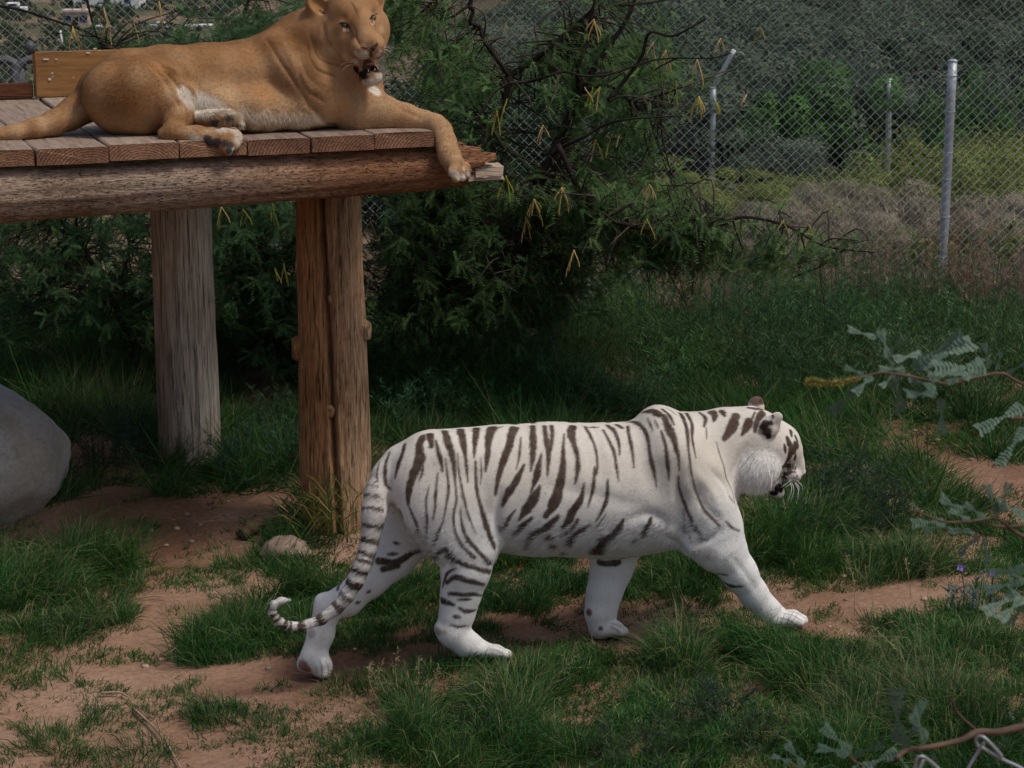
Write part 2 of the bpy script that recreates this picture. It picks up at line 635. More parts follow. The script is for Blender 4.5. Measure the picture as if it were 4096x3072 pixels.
# bare patches, outlined on the ground
BARE_PX = [
    [(-60, 1120), (150, 1085), (230, 1040), (420, 1075), (630, 1050), (660, 1090), (640, 1130), (560, 1170), (545, 1215), (420, 1235), (250, 1200), (130, 1205), (-60, 1215)],
    [(300, 1225), (420, 1240), (560, 1225), (640, 1270), (560, 1290), (440, 1330), (400, 1390), (420, 1440), (560, 1430), (640, 1425), (760, 1430), (900, 1400), (960, 1405), (940, 1440), (720, 1480), (560, 1500), (420, 1530), (400, 1590), (250, 1610), (190, 1540), (130, 1470), (170, 1400), (290, 1330)],
    [(1490, 1400), (1560, 1370), (1720, 1310), (1900, 1275), (2080, 1250), (2140, 1262), (2110, 1290), (1990, 1335), (1880, 1345), (1700, 1365), (1580, 1400), (1560, 1440), (1490, 1440)],
    [(1030, 1320), (1110, 1330), (1240, 1365), (1200, 1395), (1100, 1395)],
    [(1890, 890), (1960, 920), (2010, 985), (2110, 990), (2260, 1020), (2260, 1100), (2080, 1075), (2040, 1010), (1960, 975), (1900, 930)],
    [(1565, 800), (1650, 815), (1630, 870), (1575, 860)], [(900, 880), (950, 895), (930, 940), (890, 920)], [(160, 930), (330, 960), (330, 1040), (170, 1010)],
    [(480, 760), (640, 770), (640, 880), (520, 900)], [(1650, 940), (1680, 950), (1670, 1010), (1640, 990)], [(840, 1540), (900, 1560), (880, 1600), (830, 1590)],
]
BARE = [np.array([ground_at(*disp(*q))[:2] for q in poly]) for poly in BARE_PX]
def bare(P):
    """1 on bare dirt, 0 in grass (P: n x 2)"""
    Q = P + .22 * (np.stack([fbm(P, 2.6, 3, 60), fbm(P, 2.6, 3, 61)], -1) - .5) + .07 * (np.stack([vnoise(P, 11, 62), vnoise(P, 11, 63)], -1) - .5)
    m = np.zeros(len(P), bool)
    for b in BARE: m |= inpoly(Q, b)
    return m
def grid_patch(xs, ys):
    X, Y = np.meshgrid(xs, ys)
    V = np.stack([X, Y, gz(X, Y)], -1).reshape(-1, 3)
    ny, nx = X.shape
    i = np.arange((ny - 1) * (nx - 1)); r, c = i // (nx - 1), i % (nx - 1)
    a = r * nx + c
    return V, np.stack([a, a + 1, a + nx + 1, a + nx], 1)
xs = np.unique(np.r_[-2500, -900, -400, -200, -110, -60, -35, -20, -12, np.linspace(-7, 7, 130), 12, 20, 35, 60, 110, 200, 400, 900, 2500])
ys = np.unique(np.r_[-60, -10, 2, 4, np.linspace(5, 17, 130), np.linspace(17.5, 40, 30), 46, 55, 70, 90, 120, 150, 190, 230, 290, 400, 600, 1000, 2200, 4500])
GM, nt, b = newmat('red_dirt')
co = objcoord(nt)
n1 = noise(nt, 1.3, 6, .6, co); n2 = noise(nt, 38, 6, .7, co); n3 = noise(nt, 260, 3, .6, co)
base = ramp(nt, n1.outputs[0], [(.3, (.27, .155, .105)), (.5, (.37, .230, .160)), (.72, (.44, .295, .215))])
fine = ramp(nt, n2.outputs[0], [(.25, (.55, .5, .48)), (.6, (1.05, 1.03, 1.0)), (.8, (1.25, 1.22, 1.2))])
c1 = mixc(nt, 1, base.outputs[0], fine.outputs[0], 'MULTIPLY')
grit = ramp(nt, n3.outputs[0], [(.3, (.7, .68, .66)), (.62, (1.0, 1.0, 1.0)), (.72, (1.5, 1.5, 1.5))])
c2 = mixc(nt, .7, c1, grit.outputs[0], 'MULTIPLY')
damp = noise(nt, .75, 3, .5, co)                      # darker, damper soil
dm = ramp(nt, damp.outputs[0], [(.44, (1, 1, 1)), (.58, (.62, .56, .52))])
c3 = mixc(nt, 1, c2, dm.outputs[0], 'MULTIPLY')
# beyond the fence the soil is paler, dotted with scrub
geo = nt.nodes.new('ShaderNodeNewGeometry'); sepx = nt.nodes.new('ShaderNodeSeparateXYZ')
nt.links.new(geo.outputs['Position'], sepx.inputs[0])
far = nt.nodes.new('ShaderNodeMapRange'); far.inputs[1].default_value = 16; far.inputs[2].default_value = 24
nt.links.new(sepx.outputs[1], far.inputs[0])
nf1 = noise(nt, .05, 5, .6, co); nf2 = noise(nt, 1.0, 5, .7, co)
fc = ramp(nt, nf1.outputs[0], [(.40, (.10, .105, .055)), (.52, (.16, .125, .08)), (.62, (.30, .20, .14))])
fd = ramp(nt, nf2.outputs[0], [(.35, (.5, .55, .45)), (.65, (1.1, 1.08, 1.0))])
fcm = mixc(nt, 1, fc.outputs[0], fd.outputs[0], 'MULTIPLY')
nt.links.new(mixc(nt, far.outputs[0], c3, fcm), b.inputs['Base Color'])
b.inputs['Roughness'].default_value = .95; b.inputs['Specular IOR Level'].default_value = .1
addn = nt.nodes.new('ShaderNodeMath'); addn.operation = 'ADD'
nt.links.new(n2.outputs[0], addn.inputs[0]); nt.links.new(n3.outputs[0], addn.inputs[1])
bump(nt, b, addn.outputs[0], .6, .012)
V, F = grid_patch(xs, ys)
tag(mobj('ground', V, F, GM, smooth=True), kind='structure')
# ------------------------------------------------------------------ wooden platform: planks, log beams, posts
PZ = 1.98
pf0 = at_z(0, 602, PZ); pf1 = at_z(1731, 528, PZ)           # front edge of the deck
EXP = (pf1 - pf0) / np.linalg.norm(pf1 - pf0)
EYP = np.array([-EXP[1], EXP[0], 0.0])
ang = math.atan2(EXP[1], EXP[0])
def deck(s, t, z=0.0):
    """s along the front edge from the left, t back from it, z above the deck"""
    return pf0 + EXP * s + EYP * t + np.array([0, 0, z])
def wood_mat(name, stops, turn=0.0, scale=(14, 14, 1.0), dark=.35, bd=.006, warm=None, crack=1.0, stain=None):
    m, nt, b = newmat(name)
    v = objcoord(nt, scale, pre=turn)
    n = noise(nt, 3.0, 8, .72, v, .4)
    r = ramp(nt, n.outputs[0], stops)
    cv = objcoord(nt, (scale[0] * (2.2 if scale[0] > 5 else .55), scale[1] * 2.2, scale[2] * (2.2 if scale[2] > 5 else .55)), pre=turn)
    cr = noise(nt, 3.0, 5, .6, cv, .8)
    rc = ramp(nt, cr.outputs[0], [(.36, (dark,) * 3), (.44, (1, 1, 1))])
    c = mixc(nt, crack, r.outputs[0], rc.outputs[0], 'MULTIPLY')
    big = noise(nt, 2.4, 3, .5, objcoord(nt))
    rb = ramp(nt, big.outputs[0], [(.35, (.72, .66, .60)), (.62, (1.12, 1.1, 1.08))])
    c = mixc(nt, .85, c, rb.outputs[0], 'MULTIPLY')
    if warm:
        w2 = noise(nt, 1.6, 4, .6, objcoord(nt))
        wf = ramp(nt, w2.outputs[0], [(.45, (0, 0, 0)), (.6, (1, 1, 1))])
        c = mixc(nt, wf.outputs[0], c, mixc(nt, 1, c, warm, 'MULTIPLY'))
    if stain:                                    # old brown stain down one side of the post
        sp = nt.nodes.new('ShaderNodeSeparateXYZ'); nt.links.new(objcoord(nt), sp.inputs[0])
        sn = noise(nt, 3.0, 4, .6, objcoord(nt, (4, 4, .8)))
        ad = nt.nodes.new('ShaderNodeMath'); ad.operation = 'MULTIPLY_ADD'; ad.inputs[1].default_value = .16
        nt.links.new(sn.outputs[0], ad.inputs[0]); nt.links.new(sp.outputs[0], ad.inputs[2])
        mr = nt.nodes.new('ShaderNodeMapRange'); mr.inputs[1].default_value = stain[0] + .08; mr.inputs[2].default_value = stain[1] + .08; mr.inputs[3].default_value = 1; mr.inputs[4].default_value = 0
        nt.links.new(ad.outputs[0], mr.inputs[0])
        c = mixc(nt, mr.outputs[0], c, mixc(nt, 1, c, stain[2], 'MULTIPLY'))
    nt.links.new(c, b.inputs['Base Color'])
    b.inputs['Roughness'].default_value = .85; b.inputs['Specular IOR Level'].default_value = .15
    h = nt.nodes.new('ShaderNodeMath'); h.operation = 'ADD'
    nt.links.new(n.outputs[0], h.inputs[0]); nt.links.new(rc.outputs[0], h.inputs[1])
    bump(nt, b, h.outputs[0], .9, bd)
    return m
plat = empty('wooden_platform', tuple(deck(1.3, 1.0, -PZ)), 'raised plank platform on log posts that carries the lioness', 'platform')
PO = parent_origin(plat)
# planks: top weathered grey, end grain reddish with rings
PM, nt, b = newmat('plank_wood')
co = objcoord(nt, (9, .8, 9)); n = noise(nt, 4, 7, .7, co, .5)
r = ramp(nt, n.outputs[0], [(.28, (.10, .07, .055)), (.45, (.25, .19, .15)), (.7, (.39, .32, .265))])
oi = nt.nodes.new('ShaderNodeObjectInfo')
tcv = nt.nodes.new('ShaderNodeTexCoord'); mp = nt.nodes.new('ShaderNodeMapping')
nt.links.new(tcv.outputs['Object'], mp.inputs['Vector']); mp.inputs['Scale'].default_value = (1, .04, 1.35)
cmb = nt.nodes.new('ShaderNodeCombineXYZ')
ma = nt.nodes.new('ShaderNodeMath'); ma.operation = 'MULTIPLY_ADD'; ma.inputs[1].default_value = .40; ma.inputs[2].default_value = -.20
nt.links.new(oi.outputs['Random'], ma.inputs[0]); nt.links.new(ma.outputs[0], cmb.inputs[0]); cmb.inputs[2].default_value = .15
nt.links.new(cmb.outputs[0], mp.inputs['Location'])
wv = nt.nodes.new('ShaderNodeTexWave'); wv.wave_type = 'RINGS'; wv.rings_direction = 'Y'
wv.inputs['Scale'].default_value = 20; wv.inputs['Distortion'].default_value = 5.0; wv.inputs['Detail'].default_value = 3; wv.inputs['Detail Scale'].default_value = 6
nt.links.new(mp.outputs[0], wv.inputs['Vector'])
re = ramp(nt, wv.outputs[0], [(0, (.13, .070, .045)), (.55, (.25, .142, .090)), (1, (.33, .205, .135))])
bign = noise(nt, 7, 3, .6, objcoord(nt)); rbg = ramp(nt, bign.outputs[0], [(.3, (.55, .5, .48)), (.7, (1.2, 1.15, 1.1))])
rec = mixc(nt, 1, re.outputs[0], rbg.outputs[0], 'MULTIPLY')
# split between top/side grain and end grain by the face's own direction along the plank
geo = nt.nodes.new('ShaderNodeTexCoord'); sx = nt.nodes.new('ShaderNodeSeparateXYZ'); nt.links.new(geo.outputs['Normal'], sx.inputs[0])
ab = nt.nodes.new('ShaderNodeMath'); ab.operation = 'ABSOLUTE'; nt.links.new(sx.outputs[1], ab.inputs[0])
gt = nt.nodes.new('ShaderNodeMath'); gt.operation = 'GREATER_THAN'; gt.inputs[1].default_value = .6; nt.links.new(ab.outputs[0], gt.inputs[0])
tint = ramp(nt, oi.outputs['Random'], [(0, (.70, .62, .60)), (.5, (1.0, .95, .90)), (1, (1.3, 1.28, 1.2))])
cc = mixc(nt, gt.outputs[0], r.outputs[0], rec)
nt.links.new(mixc(nt, .8, cc, tint.outputs[0], 'MULTIPLY'), b.inputs['Base Color'])
b.inputs['Roughness'].default_value = .85; b.inputs['Specular IOR Level'].default_value = .15
bump(nt, b, n.outputs[0], .8, .006)
def plank(s0, s1, t0, t1, th, dz, name='plank'):
    """a rough-sawn board with slightly wavy edges, own origin so that its grain is its own"""
    w, d = s1 - s0, t1 - t0
    ny = 9
    V, F = [], []
    rr = random.Random(int(s0 * 1000))
    for j in range(ny):
        y = d * j / (ny - 1)
        wob = rr.uniform(-.003, .003)
        cup = rr.uniform(-.002, .002)
        for x, z in ((-w / 2, -th), (-w / 2, -.006), (-w / 2 + .007, cup), (0, cup + .002), (w / 2 - .007, cup), (w / 2, -.006), (w / 2, -th)):
            V.append((x + wob, y + (rr.uniform(-.008, .008) if j == 0 else 0) * .5, z))
    m = 7
    for j in range(ny - 1):
        for i in range(m):
            a, b2 = j * m + i, j * m + (i + 1) % m
            F.append((a, b2, b2 + m, a + m))
    me = bpy.data.meshes.new(name)
    me.from_pydata(V, [], [tuple(reversed(f)) for f in F] + [tuple(range(m)), tuple(reversed(range((ny - 1) * m, ny * m)))])
    me.materials.append(PM); me.update()
    bm = bmesh.new(); bm.from_mesh(me); bmesh.ops.recalc_face_normals(bm, faces=bm.faces); bm.to_mesh(me); bm.free()
    o = link(bpy.data.objects.new(name, me), plat)
    o.location = Vector(deck((s0 + s1) / 2, t0, dz) - PO)
    o.rotation_euler = (0, 0, ang + rr.uniform(-.004, .004))
    return o
def s_of(px):                                    # where a pixel column of the front edge lies along the deck
    p = at_plane(px, 565, pf0, EYP)
    return float((p - pf0) @ EXP)
seams = [s_of(x * 4096 / 2212) for x in (75, 234, 387.5, 535, 672, 810, 941)]
wpl = seams[1] - seams[0]
left = [seams[0] - wpl * k for k in range(6, 0, -1)]
allS = left + seams
rp = random.Random(4)
for a, c in zip(allS[:-1], allS[1:]):
    plank(a + .004, c - .004, rp.uniform(-.012, .010), 2.26, .072, rp.uniform(-.004, .004))
# front log beam with a split, pale broken end
LOGM = wood_mat('log_wood', [(.25, (.08, .052, .038)), (.42, (.24, .17, .122)), (.58, (.40, .31, .24)), (.75, (.54, .45, .37))], turn=-ang, scale=(6.5, 30, 30), bd=.014, dark=.22, stain=(-.75 - PO[0], -1.55 - PO[0], (.92, .62, .44)))
def log(P, R, n, name, mat, parent, seed, rough=.012, rag=None, crack=None):
    """a debarked log: rings with bumps, long checks and a ragged end"""
    m = len(P)
    P = np.asarray(P, float); R = np.asarray(R, float)
    T = P[-1] - P[0]; T /= np.linalg.norm(T)
    up = np.array([0, 0, 1.0]) if abs(T[2]) < .7 else np.array([0, -1.0, 0])
    Ax = np.cross(T, up); Ax /= np.linalg.norm(Ax); Bx = np.cross(Ax, T)
    th = np.arange(n) * 2 * np.pi / n
    th2 = np.tile(th, (m, 1)); ln = np.linspace(0, np.linalg.norm(P[-1] - P[0]), m)[:, None] + 0 * th
    q = np.stack([np.cos(th2) * 1.2, np.sin(th2) * 1.2, ln * 1.3], -1)
    r = R[:, None] * (1 + 3.2 * rough * (fbm(q, 1.2, 2, seed) - .5) * 2)
    fi = np.stack([np.cos(th2) * 9, np.sin(th2) * 9, ln * 1.6], -1)
    r = r + rough * .55 * (fbm(fi, 1.0, 2, seed + 3) - .5) * 2
    ck = fbm(np.stack([np.cos(th2) * 6, np.sin(th2) * 6, ln * .45], -1), 1.0, 2, seed + 9)
    r = r - .018 * sstep(.055, .0, np.abs(ck - .5)) * sstep(.45, .6, vnoise(q, .8, seed + 11))
    if crack is not None:
        t0 = crack[0] + (crack[1] - crack[0]) * (ln / ln.max()) + .05 * (fbm(np.stack([ln * 3, ln * 0], -1), 1.0, 2, seed) - .5)
        r = r - crack[2] * np.exp(-((th2 - t0) / .075) ** 2)
    V = P[:, None] + r[..., None] * (np.cos(th2)[..., None] * Ax + np.sin(th2)[..., None] * Bx)
    if rag is not None:
        V = V + rag(th2, ln)[..., None] * T
    F = [(i * n + j, i * n + (j + 1) % n, (i + 1) * n + (j + 1) % n, (i + 1) * n + j) for i in range(m - 1) for j in range(n)]
    V = V.reshape(-1, 3)
    for e, row in ((0, 0), (1, m - 1)):               # ends: an inner ring, then a small one
        cen = V[row * n:(row + 1) * n].mean(0)
        for f in (.55, .05):
            ring = cen + (V[row * n:(row + 1) * n] - cen) * f
            base = len(V); prev = row * n if f == .55 else base - n
            V = np.concatenate([V, ring])
            for j in range(n):
                q4 = (prev + j, prev + (j + 1) % n, base + (j + 1) % n, base + j)
                F.append(q4 if e else q4[::-1])
    return mobj(name, V, np.array(F)[:, ::-1], mat, parent, smooth=True)
bl0 = at_plane(-260, 785, deck(0, .13), EYP); bl1 = at_plane(1905, 680, deck(0, .13), EYP)
mB = 90
tB = np.linspace(0, 1, mB)[:, None]
lr = np.interp(tB[:, 0], [0, .12, .9, 1], [.140, .136, .112, .104])
lp = bl0 + (bl1 - bl0) * tB
lp[:, 2] = PZ - .072 - .006 - lr + .006
def ragged(th, ln):
    e = sstep(ln.max() - .34, ln.max(), ln)
    st = np.floor(vnoise(np.stack([np.cos(th) * 3.2, np.sin(th) * 3.2], -1), 1.0, 71) * 5) / 5
    return e * (-.20 + .34 * st)
beam = log(lp, lr, 56, 'log_beam', LOGM, plat, 50, .012, ragged)
# pale split slabs at the broken end
PALE = wood_mat('split_wood', [(.3, (.30, .22, .16)), (.5, (.48, .38, .30)), (.7, (.62, .53, .44))], turn=-ang, scale=(2, 22, 22), dark=.4, bd=.006)
def slab(px0, px1, t, h, name='split_end'):
    a = at_plane(px0[0], px0[1], deck(0, t), EYP); b2 = at_plane(px1[0], px1[1], deck(0, t), EYP)
    d = b2 - a
    V, F = [], []
    m = 7; rr = random.Random(int(px0[0]))
    for i in range(m):
        f = i / (m - 1)
        c = a + d * f + np.array([0, 0, rr.uniform(-.004, .004)])
        for (yy, zz) in ((-.07, 0), (-.075, -h), (.06, -h * 1.1), (.07, .0), (.02, .008)):
            V.append(c + EYP * yy + np.array([0, 0, zz]) + EXP * rr.uniform(-.012, .012) * (i == m - 1))
    for i in range(m - 1):
        for j in range(5):
            F.append((i * 5 + j, i * 5 + (j + 1) % 5, (i + 1) * 5 + (j + 1) % 5, (i + 1) * 5 + j))
    me = bpy.data.meshes.new(name)
    o0 = parent_origin(beam)
    me.from_pydata([tuple(v - o0) for v in V], [], F + [tuple(range(4, -1, -1)), tuple(range((m - 1) * 5, m * 5))])
    me.materials.append(PALE); me.update()
    bm = bmesh.new(); bm.from_mesh(me); bmesh.ops.recalc_face_normals(bm, faces=bm.faces); bm.to_mesh(me); bm.free()
    return link(bpy.data.objects.new(name, me), beam)
def Dz(x, y): return (1150 + x / 2.1267, y / 2.1267)
slab(Dz(1380, 1322), Dz(1655, 1305), .15, .03)
slab(Dz(1400, 1392), Dz(1690, 1385), .13, .035)
slab(Dz(1560, 1420), Dz(1800, 1402), .11, .045)
slab(Dz(1500, 1475), Dz(1790, 1460), .12, .03)
# cross beams under the deck
for s0 in (s_of(430 * 1.8517), s_of(-250)):
    pa, pb = deck(s0, .30, -.072 - .085), deck(s0, 2.24, -.072 - .085)
    log(pa + (pb - pa) * np.linspace(0, 1, 30)[:, None], np.full(30, .08), 24, 'cross_beam', LOGM, plat, 81, .01)
pa, pb = deck(s_of(-500), 1.98, -.072 - .10), deck(s_of(1500), 1.98, -.072 - .10)
log(pa + (pb - pa) * np.linspace(0, 1, 60)[:, None], np.full(60, .10), 24, 'rear_beam', LOGM, plat, 85, .01)
# posts
_ox = float(ground_at(1345, 2085)[0] - PO[0])
ORANGE = wood_mat('post_wood_orange', [(.25, (.10, .052, .030)), (.42, (.34, .205, .120)), (.6, (.50, .34, .215)), (.78, (.62, .47, .34))], scale=(24, 24, 3.2), bd=.016, dark=.22, stain=(_ox - .05, _ox + .10, (.95, .72, .52)))
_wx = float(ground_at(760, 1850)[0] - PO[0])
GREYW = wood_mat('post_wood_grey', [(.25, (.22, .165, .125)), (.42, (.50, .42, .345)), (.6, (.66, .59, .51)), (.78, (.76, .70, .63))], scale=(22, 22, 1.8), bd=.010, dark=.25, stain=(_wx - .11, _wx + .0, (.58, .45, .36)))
def post(pxt, pxb, crack, mat, seed, rough, topz, name='post'):
    """pxt/pxb: (left, right) source px of the post near its top and at the ground"""
    gb = ground_at((pxb[0] + pxb[1]) / 2, pxb[2])
    nrm = np.array([0, 1.0, 0])
    c0 = at_plane((pxt[0] + pxt[1]) / 2, pxt[2], gb, nrm); k = proj(c0)[2] / FPX
    r0 = (pxt[1] - pxt[0]) / 2 * k; r1 = (pxb[1] - pxb[0]) / 2 * proj(gb)[2] / FPX
    dirv = (gb - c0) / (gb[2] - c0[2])
    top = c0 + dirv * (topz - c0[2]); bot = gb + dirv * (-.18)
    m = 110; t = np.linspace(0, 1, m)[:, None]
    P = bot + (top - bot) * t
    zz = P[:, 2]
    R = np.interp(zz, [gb[2], c0[2]], [r1, r0])
    return log(P, R, 120, name, mat, plat, seed, rough, crack=crack), P, R
fp, FPP, FPR = post((1190, 1442, 860), (1208, 1490, 2095), (1.42, 1.72, .075), ORANGE, 20, .018, float(PZ - .072 - 2 * .104 + .035))
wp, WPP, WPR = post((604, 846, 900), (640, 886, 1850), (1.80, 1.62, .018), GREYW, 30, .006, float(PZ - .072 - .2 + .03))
def knot(P, R, z, az, size, name='knot', mat=None, parent=None, prot=1.0):
    i = np.argmin(np.abs(P[:, 2] - z)); c = P[i]
    d = np.array([math.sin(az), -math.cos(az), 0])
    p = c + d * R[i] * .96
    V, F = [], []
    m, n = 6, 14
    u = np.cross(d, [0, 0, 1.0])
    for j, (rr, hh) in enumerate(((1.7, -.35), (1.25, .1), (.95, .28), (.62, .22), (.4, .02), (.02, .05))):
        for q in range(n):
            t = 2 * math.pi * q / n
            V.append(p + size * rr * (math.cos(t) * u * (1 + .12 * math.sin(3 * t)) + math.sin(t) * np.array([0, 0, 1.35])) + d * size * hh * prot)
    for j in range(m - 1):
        for q in range(n):
            F.append((j * n + q, j * n + (q + 1) % n, (j + 1) * n + (q + 1) % n, (j + 1) * n + q))
    return mobj(name, V, F, mat, parent, smooth=True)
def zpost(P, v):
    uv = proj(P); return float(P[np.argmin(np.abs(uv[:, 1] - v)), 2])
for v, az, s in ((1622, -.05, .016), (1830, .45, .013), (1168, .12, .014), (945, -.55, .012)):
    knot(FPP, FPR, zpost(FPP, v), az, s, 'knot', ORANGE, fp)
knot(FPP, FPR, zpost(FPP, 1320), 1.40, .034, 'branch_stub', ORANGE, fp, 4.0)
knot(FPP, FPR, zpost(FPP, 1395), -1.42, .040, 'branch_stub', ORANGE, fp, 4.0)
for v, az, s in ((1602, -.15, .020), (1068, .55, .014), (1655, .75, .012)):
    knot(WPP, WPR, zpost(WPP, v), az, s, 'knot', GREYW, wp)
uvk = proj(lp)
for u, dv in ((555, .0), (1207, .0)):                 # knots on the beam's face
    i = np.argmin(np.abs(uvk[:, 0] - u)); c = lp[i] + (-EYP) * lr[i] * .97
    V, F = [], []
    n = 12
    for rr, hh in ((1.6, -.3), (1.1, .1), (.8, .2), (.4, .0), (.02, .02)):
        for q in range(n):
            t = 2 * math.pi * q / n
            V.append(c + .020 * rr * (math.cos(t) * EXP * 1.2 + math.sin(t) * np.array([0, 0, 1.0])) - EYP * .02 * hh)
    for j in range(4):
        for q in range(n):
            F.append((j * n + q, j * n + (q + 1) % n, (j + 1) * n + (q + 1) % n, (j + 1) * n + q))
    mobj('knot', V, F, LOGM, beam, smooth=True)
# upright ochre board and low rail at the back of the deck
OCH, nt, b = newmat('ochre_board')
n = noise(nt, 3, 7, .7, objcoord(nt, (1.2, 8, 12)), .3); n2 = noise(nt, 30, 2, .5, objcoord(nt))
r = ramp(nt, n.outputs[0], [(.3, (.11, .045, .012)), (.5, (.24, .11, .028)), (.7, (.31, .16, .05))])
chip = ramp(nt, n2.outputs[0], [(.70, (0, 0, 0)), (.72, (1, 1, 1))])
nt.links.new(mixc(nt, chip.outputs[0], r.outputs[0], (.5, .42, .34)), b.inputs['Base Color'])
b.inputs['Roughness'].default_value = .7; bump(nt, b, n.outputs[0], .5, .004)
def boxobj(name, s0, s1, t0, t1, z0, z1, mat, parent, bev=.006):
    me = bpy.data.meshes.new(name)
    bm = bmesh.new(); bmesh.ops.create_cube(bm, size=1)
    bmesh.ops.scale(bm, vec=(s1 - s0, t1 - t0, z1 - z0), verts=bm.verts)
    bmesh.ops.bevel(bm, geom=bm.edges[:], offset=bev, segments=2, affect='EDGES')
    bm.to_mesh(me); bm.free(); me.materials.append(mat)
    o = link(bpy.data.objects.new(name, me), parent)
    o.location = Vector(deck((s0 + s1) / 2, (t0 + t1) / 2, (z0 + z1) / 2) - parent_origin(parent)); o.rotation_euler = (0, 0, ang)
    return o
bb0 = at_z(*disp(78, 214), PZ); tb = float((bb0 - pf0) @ EYP); sb0 = float((bb0 - pf0) @ EXP)
bt = at_plane(*disp(72, 114), bb0, EYP); bh = float(bt[2] - PZ)
board = boxobj('back_board', sb0, sb0 + 1.55, tb, tb + .075, .004, bh, OCH, plat)
for (x, y, w, h) in ((99, 128, 12, 3), (107, 171, 6, 5), (190, 114, 9, 3), (205, 105, 7, 3), (121, 128, 5, 2)):      # chips of old white paint and a bolt head
    p = at_plane(*disp(x, y), deck(0, tb), EYP); k = proj(p)[2] / FPX * 1.85
    bx = boxobj('paint_chip', 0, w * k, 0, .004, 0, h * k, plain_mat('chip_white', (.6, .56, .5), .6), plat, .0008)
    bx.location = Vector(p - EYP * .0035 - PO)
REDW = wood_mat('rail_wood', [(.3, (.06, .022, .012)), (.55, (.14, .055, .03)), (.75, (.22, .10, .06))], scale=(1.5, 14, 14), bd=.004)
boxobj('low_rail', sb0 - 1.9, sb0 - .01, tb + .02, tb + .075, .003, .085, REDW, plat)
# ------------------------------------------------------------------ white tiger walking along the worn path
def A(x, y): return (1050 + x * .7837, 1500 + y * .7837)
def B(x, y): return (2200 + x * .7233, 1500 + y * .7233)
AK, BK = .7837, .7233
TIG_HEAD = math.radians(10)
tig_o = np.array([0.25, 8.78, 0.0])
tg = Flesh(tig_o, (math.cos(TIG_HEAD), math.sin(TIG_HEAD), 0))
def ca(x, y, l, r): return (*A(x, y), l, r * AK)
def cb(x, y, l, r): return (*B(x, y), l, r * BK)
# trunk
tg.chain([ca(745, 530, 0, 160), ca(860, 525, 0, 222), ca(1000, 540, 0, 262), ca(1200, 572, 0, 312), ca(1400, 588, 0, 330),
          cb(20, 625, 0, 350), cb(190, 640, 0, 362), cb(380, 640, 0, 366), cb(560, 625, 0, 358)], k=.05, wy=.80)
tg.chain([cb(560, 620, 0, 360), cb(700, 560, 0, 345), cb(830, 480, 0, 275), cb(960, 405, 0, 205), cb(1090, 390, 0, 185)], k=.05, wy=.72)
tg.chain([cb(700, 640, 0, 260), cb(840, 640, 0, 165)], k=.08, wy=.85)
# withers, shoulder blades
tg.chain([cb(600, 258, -.055, 66), cb(690, 430, -.135, 110), cb(750, 560, -.15, 120)], k=.11)
tg.chain([cb(590, 245, .055, 56), cb(680, 420, .15, 110)], k=.11)
tg.chain([ca(840, 405, -.07, 92), ca(960, 425, -.10, 92)], k=.10)
# near foreleg
tg.chain([cb(810, 600, -.15, 150), cb(865, 740, -.165, 150), cb(915, 860, -.16, 140), cb(960, 960, -.15, 120)], k=.06, wy=.62)
tg.chain([cb(955, 955, -.15, 122), cb(1045, 1095, -.14, 95), cb(1130, 1215, -.13, 75), cb(1192, 1290, -.13, 66), cb(1255, 1340, -.13, 66)], k=.03, wy=.85)
tg.chain([cb(800, 940, -.16, 70), cb(900, 980, -.155, 90)], k=.06)
for dl, dx, dy in ((-.045, 0, 6), (-.016, 18, -4), (.016, 14, -10), (.045, -6, -10)):
    tg.chain([cb(1250, 1352 + dy * .5, -.13 + dl * .5, 44), cb(1330 + dx, 1345 + dy, -.13 + dl, 36), cb(1385 + dx, 1362 + dy, -.13 + dl * 1.1, 27)], k=.012)
# far foreleg
tg.chain([cb(420, 860, .11, 170), cb(355, 985, .11, 120), cb(338, 1080, .1, 106), cb(300, 1200, .09, 92), cb(278, 1310, .08, 80), cb(285, 1390, .08, 74)], k=.04, wy=.8)
for dl, dx in ((-.04, 0), (-.012, 14), (.018, 10), (.045, -8)):
    tg.chain([cb(290, 1400, .08 + dl * .5, 52), cb(350 + dx, 1400, .08 + dl, 38), cb(392 + dx, 1418, .08 + dl * 1.1, 28)], k=.012)
# near hind leg
tg.chain([ca(830, 560, -.10, 175), ca(935, 680, -.13, 205), ca(1010, 790, -.135, 185), ca(1060, 890, -.14, 135)], k=.06, wy=.55)
tg.chain([ca(1055, 890, -.14, 132), ca(1036, 1000, -.13, 124), ca(1014, 1115, -.12, 101), ca(995, 1210, -.12, 87), ca(975, 1285, -.12, 86)], k=.03, wy=.72)
tg.chain([ca(912, 1295, -.12, 34), ca(965, 1320, -.12, 66), ca(1040, 1372, -.12, 66), ca(1130, 1410, -.12, 50)], k=.03, wy=.85)
for dl, dx in ((-.045, -4), (-.015, 10), (.015, 8), (.042, -6)):
    tg.chain([ca(1120, 1408, -.12 + dl * .5, 40), ca(1185 + dx, 1408, -.12 + dl, 30), ca(1240 + dx, 1425, -.12 + dl * 1.1, 23)], k=.012)
